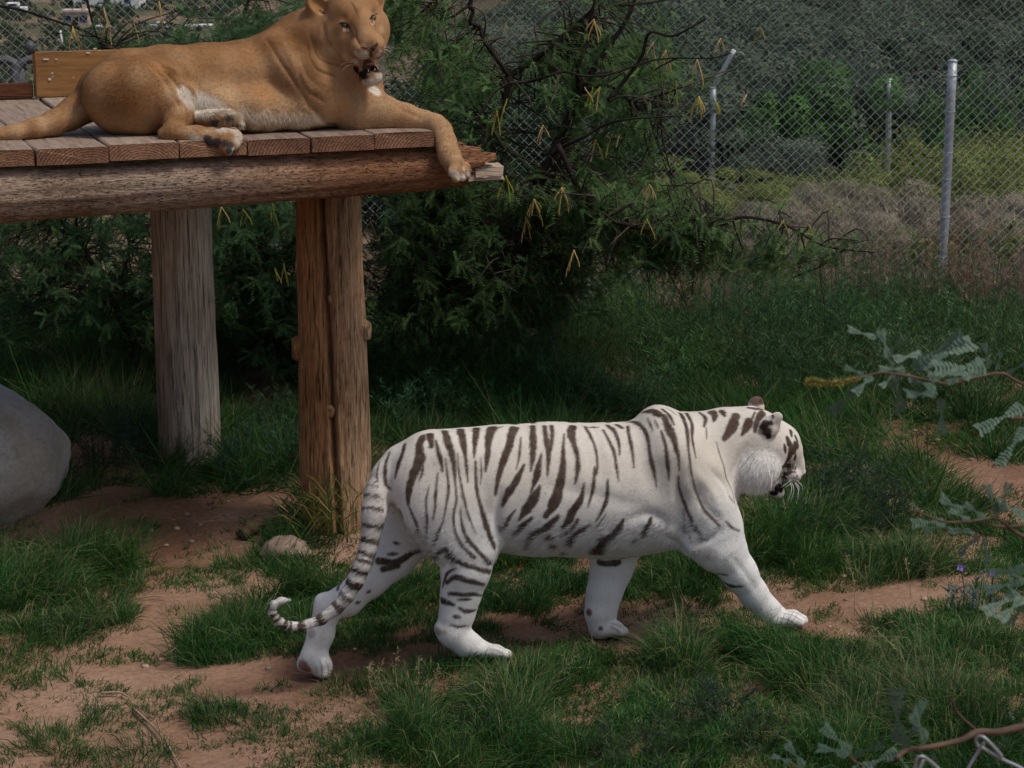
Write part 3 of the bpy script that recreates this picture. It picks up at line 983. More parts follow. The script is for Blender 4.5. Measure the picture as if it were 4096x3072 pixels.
# far hind leg, pushing off
tg.chain([ca(800, 640, .10, 170), ca(760, 790, .12, 150), ca(660, 920, .12, 118), ca(545, 1040, .11, 90), ca(430, 1150, .10, 76), ca(345, 1180, .10, 72)], k=.04, wy=.75)
tg.chain([ca(302, 1150, .10, 34), ca(330, 1195, .10, 66), ca(298, 1320, .09, 64), ca(262, 1425, .08, 66)], k=.025, wy=.85)
tg.chain([ca(215, 1475, .08, 38), ca(265, 1450, .08, 62), ca(300, 1490, .08, 56)], k=.025)
for dl, dx in ((-.04, -4), (-.012, 8), (.014, 6), (.04, -6)):
    tg.chain([ca(275, 1462, .08 + dl * .5, 40), ca(308 + dx, 1475, .08 + dl, 32), ca(312 + dx, 1520, .08 + dl * 1.1, 28)], k=.012)
# tail
TAIL = [(690, 440, .0, 56), (622, 520, -.02, 52), (582, 610, -.06, 50), (568, 710, -.09, 50), (557, 800, -.10, 49), (540, 880, -.11, 48), (512, 965, -.12, 50), (475, 1055, -.12, 46),
        (430, 1130, -.12, 43), (375, 1195, -.12, 39), (300, 1248, -.12, 33), (205, 1283, -.12, 28), (130, 1280, -.12, 25), (80, 1252, -.12, 23), (52, 1208, -.12, 21), (62, 1168, -.12, 20), (98, 1150, -.12, 19), (138, 1150, -.12, 13)]
TAIL = [(x, y, l, r * (.96 if y < 500 else .88)) for x, y, l, r in TAIL]
tg.chain([ca(*q) for q in TAIL[:5]], k=.06)
tg.chain([ca(*q) for q in TAIL[4:]], k=.012)
# neck ruff, head
def Hh(x, y): return (2800 + x * .31344, 1540 + y * .31344)
HK = .31344
def ch(x, y, l, r): return (*Hh(x, y), l, r * HK)
HL = .02
tg.chain([ch(420, 680, 0, 360), ch(620, 640, 0, 325), ch(820, 680, .01, 300)], k=.05, wy=.85)
tg.chain([ch(800, 740, .01, 290), ch(950, 765, HL, 298), ch(1045, 745, HL, 228)], k=.03, wy=1.12)
tg.chain([ch(630, 1060, -.06, 190), ch(740, 1090, -.08, 210), ch(850, 1110, -.075, 175)], k=.05, wy=.75)
tg.chain([ch(640, 1040, .08, 190), ch(850, 1100, .10, 180)], k=.05, wy=.75)
tg.chain([ch(1040, 800, HL, 230), ch(1125, 870, HL, 168), ch(1195, 1000, HL + .01, 122), ch(1238, 1092, HL + .012, 96)], k=.03, wy=.95)
tg.chain([ch(1130, 1110, HL - .03, 110), ch(1190, 1150, HL - .02, 88), ch(1220, 1180, HL - .01, 66)], k=.016)
tg.chain([ch(1190, 1140, HL + .06, 88), ch(1225, 1170, HL + .05, 66)], k=.016)
tg.chain([ch(1302, 1112, HL + .012, 42)], k=.012, wy=1.5)
tg.chain([ch(880, 1150, HL, 160), ch(940, 1270, HL, 110), ch(985, 1345, HL, 88), ch(1018, 1378, HL, 62)], k=.014, wy=1.1)
tg.chain([ch(1120, 760, HL - .055, 70), ch(1150, 880, HL - .06, 40)], k=.03)
tg.seg(tg.loc(Hh(1155, 1310), -.2), tg.loc(Hh(1150, 1310), .25), .017, .017, .008, 1, True)
# ears
tg.chain([ch(830, 620, -.09, 140), ch(885, 530, -.10, 140), ch(985, 410, -.105, 78)], k=.010, wy=.38)
tg.chain([ch(720, 330, .11, 112), ch(712, 248, .115, 114)], k=.008, wy=.36)
tg.seg(tg.loc(Hh(990, 520), -.12), tg.loc(Hh(1010, 430), -.125), .020, .016, .008, .5, True)
tg.mesh(h=.006, smooth=2, disp=lambda X, n: .0035 * (fbm(X, 9, 2, 5) - .5) * 2)

def _b(*q): return [B(*p) for p in q]
def _a(*q): return [A(*p) for p in q]
sculpt(tg, [(_b((1112, 375), (1060, 450), (1015, 545)), 28, .010), (_b((712, 500), (702, 620), (722, 720), (700, 840)), 32, .011), (_b((880, 520), (960, 600), (1000, 700)), 26, .008), (_b((800, 620), (850, 720), (930, 800)), 26, .007),
            (_b((770, 950), (870, 915), (970, 850)), 28, .008), (_b((790, 520), (890, 640), (950, 760)), 30, -.007), (_a((1215, 590), (1193, 720), (1205, 815)), 26, .014), (_a((645, 560), (655, 650), (700, 745)), 22, .012),
            (_a((1000, 640), (1012, 760), (990, 870)), 30, .006), (_b((-60, 600), (200, 660), (400, 700), (560, 760)), 46, .007), (_b((420, 800), (560, 775), (690, 840)), 34, .009), (_b((300, 330), (330, 480), (330, 600)), 34, -.004),
            (_b((150, 330), (180, 500), (180, 620)), 34, -.004), (_b((450, 300), (480, 450), (490, 600)), 34, -.004), (_a((930, 900), (960, 1000), (950, 1100)), 22, .006), (_b((1000, 1000), (1080, 1100), (1150, 1200)), 20, .004), (_b((640, 880), (700, 930), (760, 985)), 24, .012)])
refine(tg, tg.V[:, 0] > tg.loc(Hh(600, 700), 0)[0])
# coat: cream white, brown-black stripes that follow the photographed ones over the surface
W, L = tg.W, tg.V
cream = np.array([.62, .565, .49]); white = np.array([.76, .75, .735]); brown = np.array([.028, .014, .009])
top = sstep(.45, .78, L[:, 2])
colr = white + (cream - white) * (top * (.75 + .25 * fbm(L, 5, 2, 3)))[:, None]
dirt = np.array([.52, .44, .36])
lowm = sstep(.25, .02, L[:, 2]) * fbm(L, 14, 3, 8)
colr = colr + (dirt - colr) * (lowm * .35)[:, None]
edge = .72 + .56 * fbm(L, 38, 2, 21)
S = []          # (points, widths) in zoom A or B pixels
def sa(w, *p): S.append(([A(*q) for q in p], [x * AK for x in (w if isinstance(w, tuple) else (w * .5, w, w * .4))]))
def sb(w, *p): S.append(([B(*q) for q in p], [x * BK for x in (w if isinstance(w, tuple) else (w * .5, w, w * .4))]))
sa((14, 20, 16, 8), (725, 355), (715, 400), (690, 470), (678, 525))
sa(15, (650, 395), (630, 450), (625, 510), (632, 560), (655, 585))
sa(9, (600, 440), (585, 500), (590, 560))
sa((22, 30, 34, 26, 22, 12), (815, 315), (800, 370), (805, 430), (770, 510), (745, 600), (745, 660))
sa(12, (745, 660), (770, 720), (800, 790), (820, 840))
sa(10, (820, 430), (815, 500), (800, 540))
sa((26, 14), (858, 305), (862, 365))
sa(17, (885, 335), (900, 400), (915, 460), (918, 490))
sa((22, 26, 18, 12, 6), (930, 285), (945, 340), (965, 400), (978, 470), (985, 570))
sa((26, 24, 14, 10, 5), (1010, 275), (1020, 330), (1030, 380), (1040, 450), (1048, 545))
sa(8, (1035, 310), (1038, 360), (1042, 420))
sa((24, 18, 8), (1092, 272), (1085, 350), (1080, 420))
sa((34, 22, 18, 7), (1175, 268), (1155, 330), (1148, 420), (1138, 490))
sa(9, (1225, 262), (1180, 280))
sa((26, 24, 24, 18, 8), (1280, 268), (1255, 370), (1230, 440), (1205, 520), (1190, 610))
sa((16, 12, 8), (1300, 270), (1280, 320), (1265, 390))
sa(9, (1320, 320), (1310, 420), (1295, 480))
sa((18, 24, 20, 7), (1380, 260), (1382, 340), (1380, 400), (1370, 490))
sa((16, 18, 14, 7), (1440, 262), (1450, 340), (1460, 400), (1455, 510))
sa(11, (1480, 265), (1478, 350), (1462, 420))
sa((20, 16), (1578, 268), (1592, 350))
sa((5, 14, 24, 32, 18), (1540, 300), (1530, 480), (1518, 560), (1490, 660), (1445, 720))
sa((8, 22, 26, 8), (1335, 460), (1295, 540), (1250, 610), (1225, 670))
sa((6, 24, 8), (1425, 400), (1400, 510), (1370, 600))
sa((12, 36, 30, 8), (1415, 570), (1380, 640), (1345, 690), (1310, 740))
sa(13, (1290, 690), (1260, 730), (1245, 770), (1225, 800), (1205, 770))
sa((10, 22, 8), (1375, 730), (1330, 770), (1300, 830))
sa((14, 26, 20, 10), (1510, 720), (1450, 780), (1400, 805), (1370, 875))
sa((16, 28, 18), (1595, 690), (1560, 750), (1540, 775))
sa(9, (995, 400), (1000, 480), (1015, 560), (1030, 640), (1060, 740), (1090, 810))
sa((8, 11, 13, 18, 14), (1088, 440), (1090, 540), (1100, 620), (1125, 700), (1150, 790), (1185, 880))
sa(6, (1115, 420), (1118, 500), (1112, 560))
sa(9, (935, 430), (945, 520), (950, 590), (935, 680), (920, 760))
sa(10, (895, 500), (885, 600), (880, 680), (870, 740))
sa(9, (850, 570), (835, 650), (840, 740), (840, 830), (845, 870))
sa((6, 9, 9, 12), (985, 550), (990, 640), (975, 720), (985, 800), (1020, 870), (1080, 930))
sa((6, 10, 14, 12), (1010, 690), (1020, 770), (1050, 840), (1110, 910), (1165, 960))
sa(9, (925, 740), (900, 800), (880, 870), (870, 905))
sa(15, (940, 880), (905, 910), (880, 935))
sa((10, 18, 16, 18), (945, 885), (980, 935), (1040, 970), (1100, 990), (1158, 1005))
sa(12, (990, 985), (945, 1010), (930, 1050), (920, 1085))
sa((12, 20, 20, 10), (940, 1060), (985, 1030), (1050, 1050), (1130, 1070))
sa((10, 18, 16, 8), (950, 1115), (1010, 1120), (1070, 1120), (1122, 1125)); sa(14, (1000, 1147), (1065, 1145))
sa((24, 12), (920, 1152), (972, 1172)); sa(17, (1005, 1190), (1040, 1205), (1088, 1200)); sa(18, (975, 1232), (1008, 1236))
sa(10, (960, 1275), (1000, 1285), (1050, 1278))
sa((10, 12), (700, 690), (718, 725)); sa(12, (640, 680), (665, 705))
sa((22, 24, 14), (580, 945), (680, 955), (760, 910), (830, 885)); sa((20, 20), (620, 990), (690, 975)); sa(14, (670, 855), (700, 862))
sa(12, (465, 850), (470, 900)); sa((10, 12, 8), (405, 1000), (395, 1060), (375, 1120)); sa(14, (640, 915), (690, 912)); sa(14, (475, 1165), (500, 1155)); sa(12, (535, 1110), (550, 1100))
sb((18, 10), (10, 282), (12, 340), (0, 420))
sb((30, 20, 16, 18, 7), (128, 285), (112, 325), (130, 380), (150, 440), (155, 510), (140, 600))
sb((4, 12, 26, 34, 26), (75, 340), (75, 480), (65, 570), (40, 650), (5, 720))
sb((14, 10, 9, 10), (195, 288), (225, 340), (250, 400), (262, 480), (258, 545))
sb(15, (248, 510), (240, 620), (210, 730)); sb(12, (210, 290), (270, 290)); sb((18, 18), (320, 280), (345, 300))
sb((16, 12, 7), (345, 295), (370, 340), (385, 400), (385, 440))
sb((9, 13, 13, 4), (295, 305), (330, 370), (355, 430), (370, 520), (380, 590))
sb((18, 14), (370, 275), (400, 295)); sb((12, 13, 5), (430, 285), (440, 350), (455, 420), (465, 510))
sb((12, 16, 16, 14, 4), (430, 252), (490, 270), (525, 310), (545, 370), (555, 450), (575, 530), (590, 620))
sb((14, 26, 24), (505, 198), (570, 200), (605, 218)); sb(9, (540, 240), (570, 310)); sb(7, (580, 250), (602, 295))
sb((12, 16, 8), (620, 190), (660, 225), (685, 275))
sb((22, 30, 22, 12, 4), (632, 228), (655, 290), (680, 340), (700, 410), (712, 460), (715, 530))
sb((8, 13, 15, 4), (615, 310), (640, 390), (650, 480), (660, 590)); sb(9, (650, 180), (700, 220))
sb((18, 16, 10, 8, 7, 8, 14, 8), (725, 208), (745, 260), (760, 320), (765, 400), (775, 480), (785, 560), (810, 650), (850, 740), (890, 785), (940, 835))
sb((14, 14, 10, 4), (755, 208), (785, 270), (785, 340), (795, 400), (808, 460))
sb((8, 16, 10), (825, 205), (860, 240), (852, 285)); sb((18, 10), (900, 203), (912, 248)); sb(9, (960, 203), (975, 212)); sb(4, (865, 290), (866, 350))
sb(6, (920, 370), (940, 440), (960, 500), (975, 570), (1000, 630), (1020, 700))
sb((8, 12, 11, 8), (710, 560), (715, 620), (740, 700), (775, 780), (820, 860), (870, 910))
sb(6, (735, 740), (755, 840), (785, 920)); sb(11, (975, 810), (1010, 845), (1048, 862)); sb(5, (990, 670), (1020, 710))
sb((10, 24, 18), (560, 790), (545, 840), (540, 882)); sb(16, (505, 898), (480, 915))
sb((12, 26, 36, 46), (405, 800), (380, 860), (330, 905), (270, 965)); sb(8, (310, 770), (255, 850))
sb((6, 16, 14, 6), (320, 580), (315, 680), (285, 760), (255, 810)); sb((6, 20, 28, 14), (190, 600), (170, 690), (120, 760), (85, 840))
sb((14, 16), (155, 800), (130, 850), (90, 880)); sb((10, 24, 20), (225, 830), (150, 885), (135, 925)); sb((16, 26), (45, 780), (0, 840))
sb(10, (915, 1095), (985, 1107)); sb((8, 17, 4), (940, 1130), (1000, 1165), (1070, 1168))
sb((16, 24, 24, 10), (245, 1025), (300, 1042), (370, 1040), (410, 1022))
for q in (((1300, 1296), (1370, 1318), (1418, 1348)), ((1290, 1318), (1350, 1335), (1400, 1368)), ((1280, 1345), (1330, 1360), (1372, 1390))): sb(3.2, *q)  # toe gaps: shade between the toes painted as thin dark coat lines
for q in (((345, 1375), (395, 1395), (420, 1420)), ((335, 1390), (370, 1410), (395, 1438))): sb(4, *q)
for q in (((1170, 1385), (1230, 1395), (1268, 1420)), ((1160, 1398), (1210, 1412), (1245, 1435))): sa(3.2, *q)
for q in (((290, 1455), (305, 1500), (300, 1540)), ((320, 1460), (335, 1500), (330, 1535))): sa(4, *q)
# head
def sh(w, *p): S.append(([Hh(*q) for q in p], [x * HK * 1.05 for x in (w if isinstance(w, tuple) else (w * .6, w, w * .5))]))
sh((60, 90, 70, 40), (465, 385), (425, 500), (370, 600), (310, 690)); sh((70, 60, 20), (622, 468), (590, 540), (532, 640)); sh(22, (700, 350), (658, 440), (650, 505))
sh((60, 50, 34, 26), (800, 362), (742, 430), (705, 520), (692, 590)); sh((60, 50, 20), (150, 345), (190, 385), (175, 460)); sh((46, 24), (275, 340), (312, 392)); sh(14, (82, 545), (85, 690))
sh((34, 20), (1160, 592), (1166, 650)); sh((24, 26), (1214, 652), (1240, 725)); sh((34, 48), (1114, 675), (1136, 748)); sh(30, (1148, 748), (1188, 795)); sh((50, 46), (1208, 795), (1204, 850))
sh((40, 46), (1212, 750), (1240, 785)); sh(34, (1078, 765), (1092, 862)); sh((40, 50, 42, 32), (1156, 815), (1146, 900), (1102, 980), (1058, 1042)); sh(36, (1216, 888), (1210, 960)); sh(20, (1146, 965), (1148, 988))
sh((30, 60, 34), (1050, 1045), (1130, 1040), (1172, 1034)); sh((44, 40), (1140, 1055), (1146, 1110)); sh(22, (1202, 1038), (1170, 1082)); sh(18, (1230, 1038), (1200, 1090)); sh((30, 32, 22, 12), (1048, 1130), (1120, 1132), (1170, 1110), (1216, 1112))
sh((44, 34), (1052, 1190), (1094, 1190)); sh(20, (1232, 1164), (1240, 1168)); sh(11, (1190, 1185), (1280, 1200)); sh(12, (1190, 1216), (1270, 1246)); sh(18, (1300, 1180), (1335, 1166))
strokes = [tg.stroke(p, [x * 1.72 for x in w]) for p, w in S]
rs = random.Random(5)
grey = []
for _ in range(34):
    x, y = rs.uniform(480, 950), rs.uniform(880, 1120)
    dx = (x - 760) * .12
    grey.append(tg.stroke([Hh(x, y), Hh(x + dx - 12, y + rs.uniform(90, 220))], [rs.uniform(2, 4), rs.uniform(3, 6), 2]))
near = len(strokes)
mir = []
for P, r in strokes:           # the far flank carries the same kind of stripes, slightly shifted
    if len(P) < 2: continue
    q = (P - tg.o) @ tg.M.T
    if q[:, 2].min() < .42 or np.abs(q[:, 1]).min() < .02: continue
    q = q * np.array([1, -1, 1]) + np.array([.012, 0, .004])
    mir.append((tg.world(q), r))
cov = paint(W, strokes, edge=edge)
farside = L[:, 1] > .01
cov[farside] = np.maximum(cov[farside], paint(W[farside], mir, edge=edge[farside]))
# tail rings by length along the tail
tp = spline(np.array([tg.loc(A(q[0], q[1]), q[2]) for q in TAIL]), 240)
tl = np.r_[0, np.cumsum(np.linalg.norm(np.diff(tp, axis=0), axis=1))]
tuv = proj(tg.world(tp))
def tl_at(x, y):
    u = A(x, y); return tl[np.argmin((tuv[:, 0] - u[0]) ** 2 + (tuv[:, 1] - u[1]) ** 2)]
d2 = np.full(len(L), 9.0); ti = np.zeros(len(L), int)
bb = np.nonzero((L[:, 0] < tp[:, 0].max() + .03) & (L[:, 2] < tp[:, 2].max()))[0]
for s0 in range(0, len(bb), 4000):
    j = bb[s0:s0 + 4000]
    dd = ((L[j][:, None] - tp[None]) ** 2).sum(2)
    d2[j], ti[j] = dd.min(1), dd.argmin(1)
rad = np.interp(tl[ti], tl[np.linspace(0, 239, len(TAIL)).astype(int)], [q[3] * AK * .00105 for q in TAIL])
ontail = np.sqrt(d2) < rad * np.where(tl[ti] < tl_at(553, 800), 1.5, 1.25)
tpos = tl[ti] + .012 * (fbm(L, 25, 2, 4) - .5)
tcov = np.zeros(len(L))
for (x, y, w, dark) in ((596, 540, 12, .6), (582, 585, 12, .7), (572, 630, 14, .8), (563, 690, 18, .9), (552, 760, 20, .9), (545, 835, 28, 1), (530, 905, 24, 1), (522, 945, 20, 1), (500, 995, 28, 1), (470, 1065, 40, 1), (432, 1125, 26, .9), (395, 1180, 38, 1),
                        (302, 1250, 44, 1), (205, 1285, 44, 1), (142, 1283, 20, 1), (112, 1275, 30, 1), (72, 1245, 22, 1), (57, 1222, 18, 1), (51, 1195, 16, .9), (138, 1150, 26, .5)):
    c = tl_at(x, y); hw = w * AK * .00104 * .5
    tcov = np.maximum(tcov, dark * np.clip((hw - np.abs(tpos - c)) / .005 + .5, 0, 1))
tcov[tpos < tl_at(600, 540)] *= .6
cov = np.where(ontail, np.maximum(cov * (tpos < tl_at(575, 560)), tcov), cov)
colr = colr + (np.array([.53, .49, .44]) - colr) * (ontail * .6)[:, None]
stripe = brown + np.array([.035, .02, .013]) * fbm(L, 8, 2, 12)[:, None]
colr = colr + (stripe - colr) * (cov * (.88 + .12 * fbm(L, 60, 2, 31)))[:, None]
# belly blotches, pads, mouth, ears, nose
_tn = vnoise(L, 45, 9)
def blob(px, rpx, c, a=1.0, s=1.0):
    global colr
    P = tg.pick([px])[0]
    if np.isnan(P[0]): return
    r = rpx * proj(P)[2] / FPX
    d = np.linalg.norm((W - P), axis=1) * (1 + .3 * (_tn - .5))
    w = a * sstep(r * 1.25, r * .7, d)
    colr = colr + (np.asarray(c) - colr) * w[:, None]
for x, y, r in ((1500, 825, 18), (1515, 860, 20), (1540, 900, 20)): blob(A(x, y), r * AK, (.10, .055, .03))
for x, y, r in ((15, 890, 22), (40, 935, 24), (80, 985, 22), (275, 965, 28)): blob(B(x, y), r * BK, (.11, .06, .035), .9)
blob(B(215, 1312), 22 * BK, (.23, .11, .085)); blob(B(280, 1400), 14 * BK, (.12, .08, .07)); blob(B(840, 985), 60 * BK, (.36, .31, .28), .45); blob(B(900, 1000), 40 * BK, (.3, .25, .22), .4)
blob(A(895, 1308), 24 * AK, (.34, .24, .20), .8); blob(A(930, 1312), 16 * AK, (.34, .24, .20), .6)
blob(A(205, 1485), 34 * AK, (.26, .14, .10), .95); blob(A(225, 1500), 26 * AK, (.24, .12, .09), .95); blob(A(250, 1320), 24 * AK, (.3, .22, .18), .6)
for x, y, r in ((895, 1320, 55), (935, 1375, 58), (1000, 1310, 72), (1080, 1255, 46), (960, 1240, 46), (965, 1375, 44), (1030, 1335, 50), (970, 1290, 60), (1060, 1290, 46), (1020, 1245, 42), (1120, 1265, 34), (940, 1265, 30)): blob(Hh(x, y), r * HK, (.016, .012, .011))
blob(Hh(985, 1432), 34 * HK, (.62, .57, .52))
for x, y, r in ((830, 500, 55), (850, 590, 72), (880, 655, 46), (900, 480, 46), (930, 412, 30), (800, 540, 50)): blob(Hh(x, y), r * HK, (.028, .017, .014), .97)
blob(Hh(765, 600), 46 * HK, (.2, .17, .16), .6); blob(Hh(888, 418), 28 * HK, (.55, .52, .5), .8); blob(Hh(985, 450), 60 * HK, (.50, .45, .41), .6)
for x, y, r in ((715, 190, 90), (640, 290, 50), (760, 270, 70), (790, 210, 45), (700, 300, 60)): blob(Hh(x, y), r * HK, (.085, .045, .032), .9)
blob(Hh(672, 232), 66 * HK, (.88, .87, .88)); blob(Hh(700, 240), 46 * HK, (.88, .87, .88))
blob(Hh(1330, 1150), 26 * HK, (.13, .085, .08), .9)
colr = colr + (np.array([.30, .28, .28]) - colr) * (paint(W, grey) * .55)[:, None]
rufm = sstep(.15, .07, np.linalg.norm((L - tg.loc(Hh(720, 1100), -.08)) * np.array([1, .6, 1]), axis=1))
colr = np.where((colr.min(1) > .4)[:, None], colr + (np.array([.80, .79, .78]) - colr) * (rufm * .7)[:, None], colr)
TM = attr_mat('tiger_coat', rough=.9, spec=.05, bscale=160, bstr=.3, bdist=.003, vary=.08)
TF = attr_mat('tiger_fur', rough=.85, spec=.05)
tiger = empty('white_tiger', (float(tig_o[0]), float(tig_o[1]), 0.0), 'white tiger with dark brown stripes walking along the dirt path', 'tiger')
mobj('body', W, tg.F, TM, tiger, smooth=True, col=colr)
# coat hairs: longer on belly, cheek ruff and chin
zb = L[:, 2]
und = sstep(.05, -.6, tg.N[:, 2]) * sstep(.36, .42, zb) * sstep(.62, .5, zb)
ruffc = (tg.loc(Hh(720, 1100), -.08))
rw = sstep(.13, .06, np.linalg.norm((L - ruffc) * np.array([1, .6, 1]), axis=1))
leng = (.011 + .034 * und + .050 * rw * (L[:, 0] < tg.loc(Hh(900, 1100), -.05)[0])) * np.where((proj(W)[:, 1] < 1650) & (L[:, 0] > tg.loc(Hh(560, 300), .1)[0]) | (L[:, 0] > tg.loc(Hh(1030, 900), -.05)[0]), .3, 1) + .010 * ontail
flow = np.zeros_like(L); flow[:, 0] = -1; flow[:, 2] = -.45
legm = sstep(.48, .36, zb) * (~ontail)
flow[:, 0] = flow[:, 0] * (1 - legm); flow[:, 2] = flow[:, 2] - legm
flow[rw > .2] = np.array([-.35, -.25, -1.0])
fl = flow @ tg.M
fv = fur_blades(W, tg.WN, tg.F, colr, 130000, leng, fl, width=.0032, lift=.20, weight=1 + 3.0 * und + 4 * rw)
fur_mesh('fur', *fv, TF, tiger)
# whiskers and eye
WM = plain_mat('whisker', (.8, .8, .78), .4, .4, vary=.05)
mb = MB()
for (x0, y0, x1, y1, l) in ((1150, 1215, 1105, 1520, -.07), (1160, 1220, 1155, 1500, -.06), (1205, 1235, 1228, 1520, -.05), (1215, 1235, 1225, 1440, -.02), (1240, 1225, 1298, 1400, -.01), (1160, 1195, 1030, 1310, -.09), (1150, 1250, 1080, 1310, -.08), (1200, 1235, 1250, 1400, .05)):
    a, b = tg.world(tg.loc(Hh(x0, y0), -.02)), tg.world(tg.loc(Hh(x1, y1), l))
    m = (a + b) / 2 + np.array([.012, -.012, .01])
    mb.add(*tube(spline([a, m, b], 7), np.linspace(.0012, .0005, 7), 4))
tag(mb.build('whiskers', WM, tiger), kind='stuff')
def ball(c, r, seg=10, rings=7, sc=(1, 1, 1)):
    V, F = [], []
    for i in range(rings + 1):
        ph = np.pi * (i + .001) / (rings + .002)
        for j in range(seg):
            t = 2 * np.pi * j / seg
            V.append((np.sin(ph) * np.cos(t) * sc[0], np.sin(ph) * np.sin(t) * sc[1], np.cos(ph) * sc[2]))
    for i in range(rings):
        for j in range(seg):
            F.append((i * seg + j, (i + 1) * seg + j, (i + 1) * seg + (j + 1) % seg, i * seg + (j + 1) % seg))
    return np.array(V) * r + np.asarray(c), np.array(F)
ep = tg.pick([Hh(1165, 1028)])[0]
EM = plain_mat('tiger_eye', (.12, .14, .15), .12, .6, vary=.3, vscale=90)
mobj('eye', *ball(ep + np.array([-.001, .004, 0]), .0085), EM, tiger, smooth=True)

# ------------------------------------------------------------------ lioness lying on the deck, looking round
def C1(x, y): return (x * .9259, y * .9259)
CK = .9259
def D1(x, y): return (1150 + x / 2.1267, y / 2.1267)
DK = 1 / 2.1267
lio_o = deck(1.2, 0, 0)
lf = Flesh(lio_o, EXP)
def cc_(x, y, l, r): return (*C1(x, y), l, r * CK)
def cd_(x, y, l, r): return (*D1(x, y), l, r * DK)
TL = .50
# trunk
lf.chain([cc_(452, 408, TL + .02, 122), cc_(560, 388, TL + .02, 172), cc_(720, 378, TL, 178), cc_(900, 372, TL, 182), cc_(1060, 366, TL, 188), cc_(1200, 352, TL, 200), cc_(1330, 350, TL - .03, 200)], k=.03, wy=.95)
lf.chain([cc_(1330, 340, TL - .03, 205), cc_(1440, 385, TL - .06, 172), cc_(1500, 410, TL - .08, 130)], k=.06, wy=.95)
# neck
lf.chain([cc_(1250, 300, TL, 185), cc_(1330, 215, TL - .02, 160), cc_(1400, 150, TL - .06, 135)], k=.07, wy=.85)
lf.chain([cc_(1400, 330, TL - .08, 160), cc_(1470, 230, TL - .14, 125)], k=.08, wy=.9)
# shoulder blade ridge
lf.chain([cc_(1165, 195, TL - .08, 48), cc_(1290, 330, TL - .20, 95), cc_(1400, 440, TL - .22, 105)], k=.07)
# near foreleg along the deck, paw hanging over the end
lf.chain([cd_(480, 880, .30, 190), cd_(600, 940, .26, 168), cd_(800, 957, .235, 142), cd_(1000, 998, .20, 107), cd_(1160, 1036, .17, 85), cd_(1262, 1062, .12, 78), cd_(1312, 1110, .07, 78), cd_(1345, 1205, .01, 80), cd_(1372, 1310, -.04, 86), cd_(1415, 1395, -.075, 92)], k=.035, wy=.85)
lf.chain([cd_(520, 1040, .28, 64), cd_(640, 1050, .26, 62)], k=.05)
for dx, dy, dl in ((-48, 34, -.055), (6, 22, -.045), (46, 0, -.02), (58, -40, .02)):
    lf.chain([cd_(1425, 1395, -.08 + dl * .5, 60), cd_(1450 + dx, 1440 + dy * .6, -.085 + dl, 40), cd_(1478 + dx, 1492 + dy, -.085 + dl * 1.2, 32)], k=.012)
# far foreleg (mostly hidden)
lf.chain([cc_(1420, 440, TL + .12, 110), cc_(1560, 490, TL + .15, 70), cc_(1640, 500, TL + .15, 55)], k=.05)
# soft lower flank
lf.chain([cc_(790, 450, .36, 66), cc_(930, 470, .31, 80), cc_(1100, 478, .29, 84), cc_(1300, 478, .29, 84)], k=.06)
# near hind leg: big thigh, shank folded back to the hock, foot over the edge
lf.chain([cc_(500, 410, TL - .12, 150), cc_(600, 410, TL - .17, 150), cc_(700, 420, TL - .20, 105), cc_(745, 440, TL - .22, 78)], k=.06, wy=.75)
lf.chain([cc_(620, 490, TL - .15, 90), cc_(520, 500, TL - .10, 80)], k=.06)
lf.chain([cc_(745, 440, TL - .22, 78), cc_(768, 505, .20, 60), cc_(745, 565, .14, 42)], k=.04, wy=.9)
lf.chain([cc_(706, 577, .13, 27), cc_(745, 572, .12, 38), cc_(850, 585, .07, 40), cc_(925, 600, .035, 46)], k=.022)
lf.chain([cc_(925, 600, .035, 46), cc_(975, 608, .02, 52), cc_(1010, 600, .02, 42)], k=.02, wy=.8)
for (x, y, l) in ((1008, 575, .05), (1022, 600, .02), (1012, 628, -.005), (985, 648, -.015)):
    lf.chain([cc_(960, 606, .02, 40), cc_(x, y, l, 25)], k=.010)
# other hind foot lying behind it
lf.chain([cc_(830, 515, .26, 26), cc_(900, 515, .22, 36), cc_(960, 522, .19, 44)], k=.02)
lf.chain([cc_(940, 525, .19, 44), cc_(985, 530, .17, 46)], k=.02, wy=.8)
for (x, y, l) in ((985, 498, .19), (1020, 512, .18), (1030, 540, .165), (1010, 566, .155)):
    lf.chain([cc_(975, 530, .175, 36), cc_(x, y, l, 23)], k=.010)
# tail
LT = [(400, 430, TL + .05, 72), (345, 470, TL + .03, 66), (300, 500, TL, 60), (230, 532, TL - .05, 50), (150, 555, TL - .08, 42), (60, 575, TL - .10, 34), (-40, 588, TL - .11, 30), (-140, 598, TL - .11, 27), (-230, 604, TL - .11, 26)]
lf.chain([cc_(*q) for q in LT], k=.03)
# head in its own frame: right / forward (out of the face) / up
hc = lf.loc(D1(556, 202), .30)
R_, U_ = np.array([1.0, 0, 0]), np.array([0, SP, CP]); T_ = np.array([0, -CP, SP])      # seen right, up, towards the viewer
def rotm(a, b, t): c, s = math.cos(t), math.sin(t); return c * a + s * b, -s * a + c * b
fx, fy, fz = R_, T_, U_
fx, fz = rotm(fx, fz, math.radians(13))               # tilted head
fy, fx2 = rotm(fy, fx, math.radians(17)); fx = fx2    # turned to the right
fy, fz = rotm(fy, fz, math.radians(-8))               # nose a little lowered
HM = np.stack([fx, fy, fz])                           # rows: head axes in world
HS = 1.13
def hp(x, y, z): return hc + lf.M @ (HS * (x * fx + y * fy + z * fz))
def hseg(a, b, ra, rb, k=.02, sub=False): lf.seg(hp(*a), hp(*b), ra * HS, rb * HS, k, 1.0, sub)
hseg((0, -.05, .035), (0, .035, .045), .118, .112, .04)
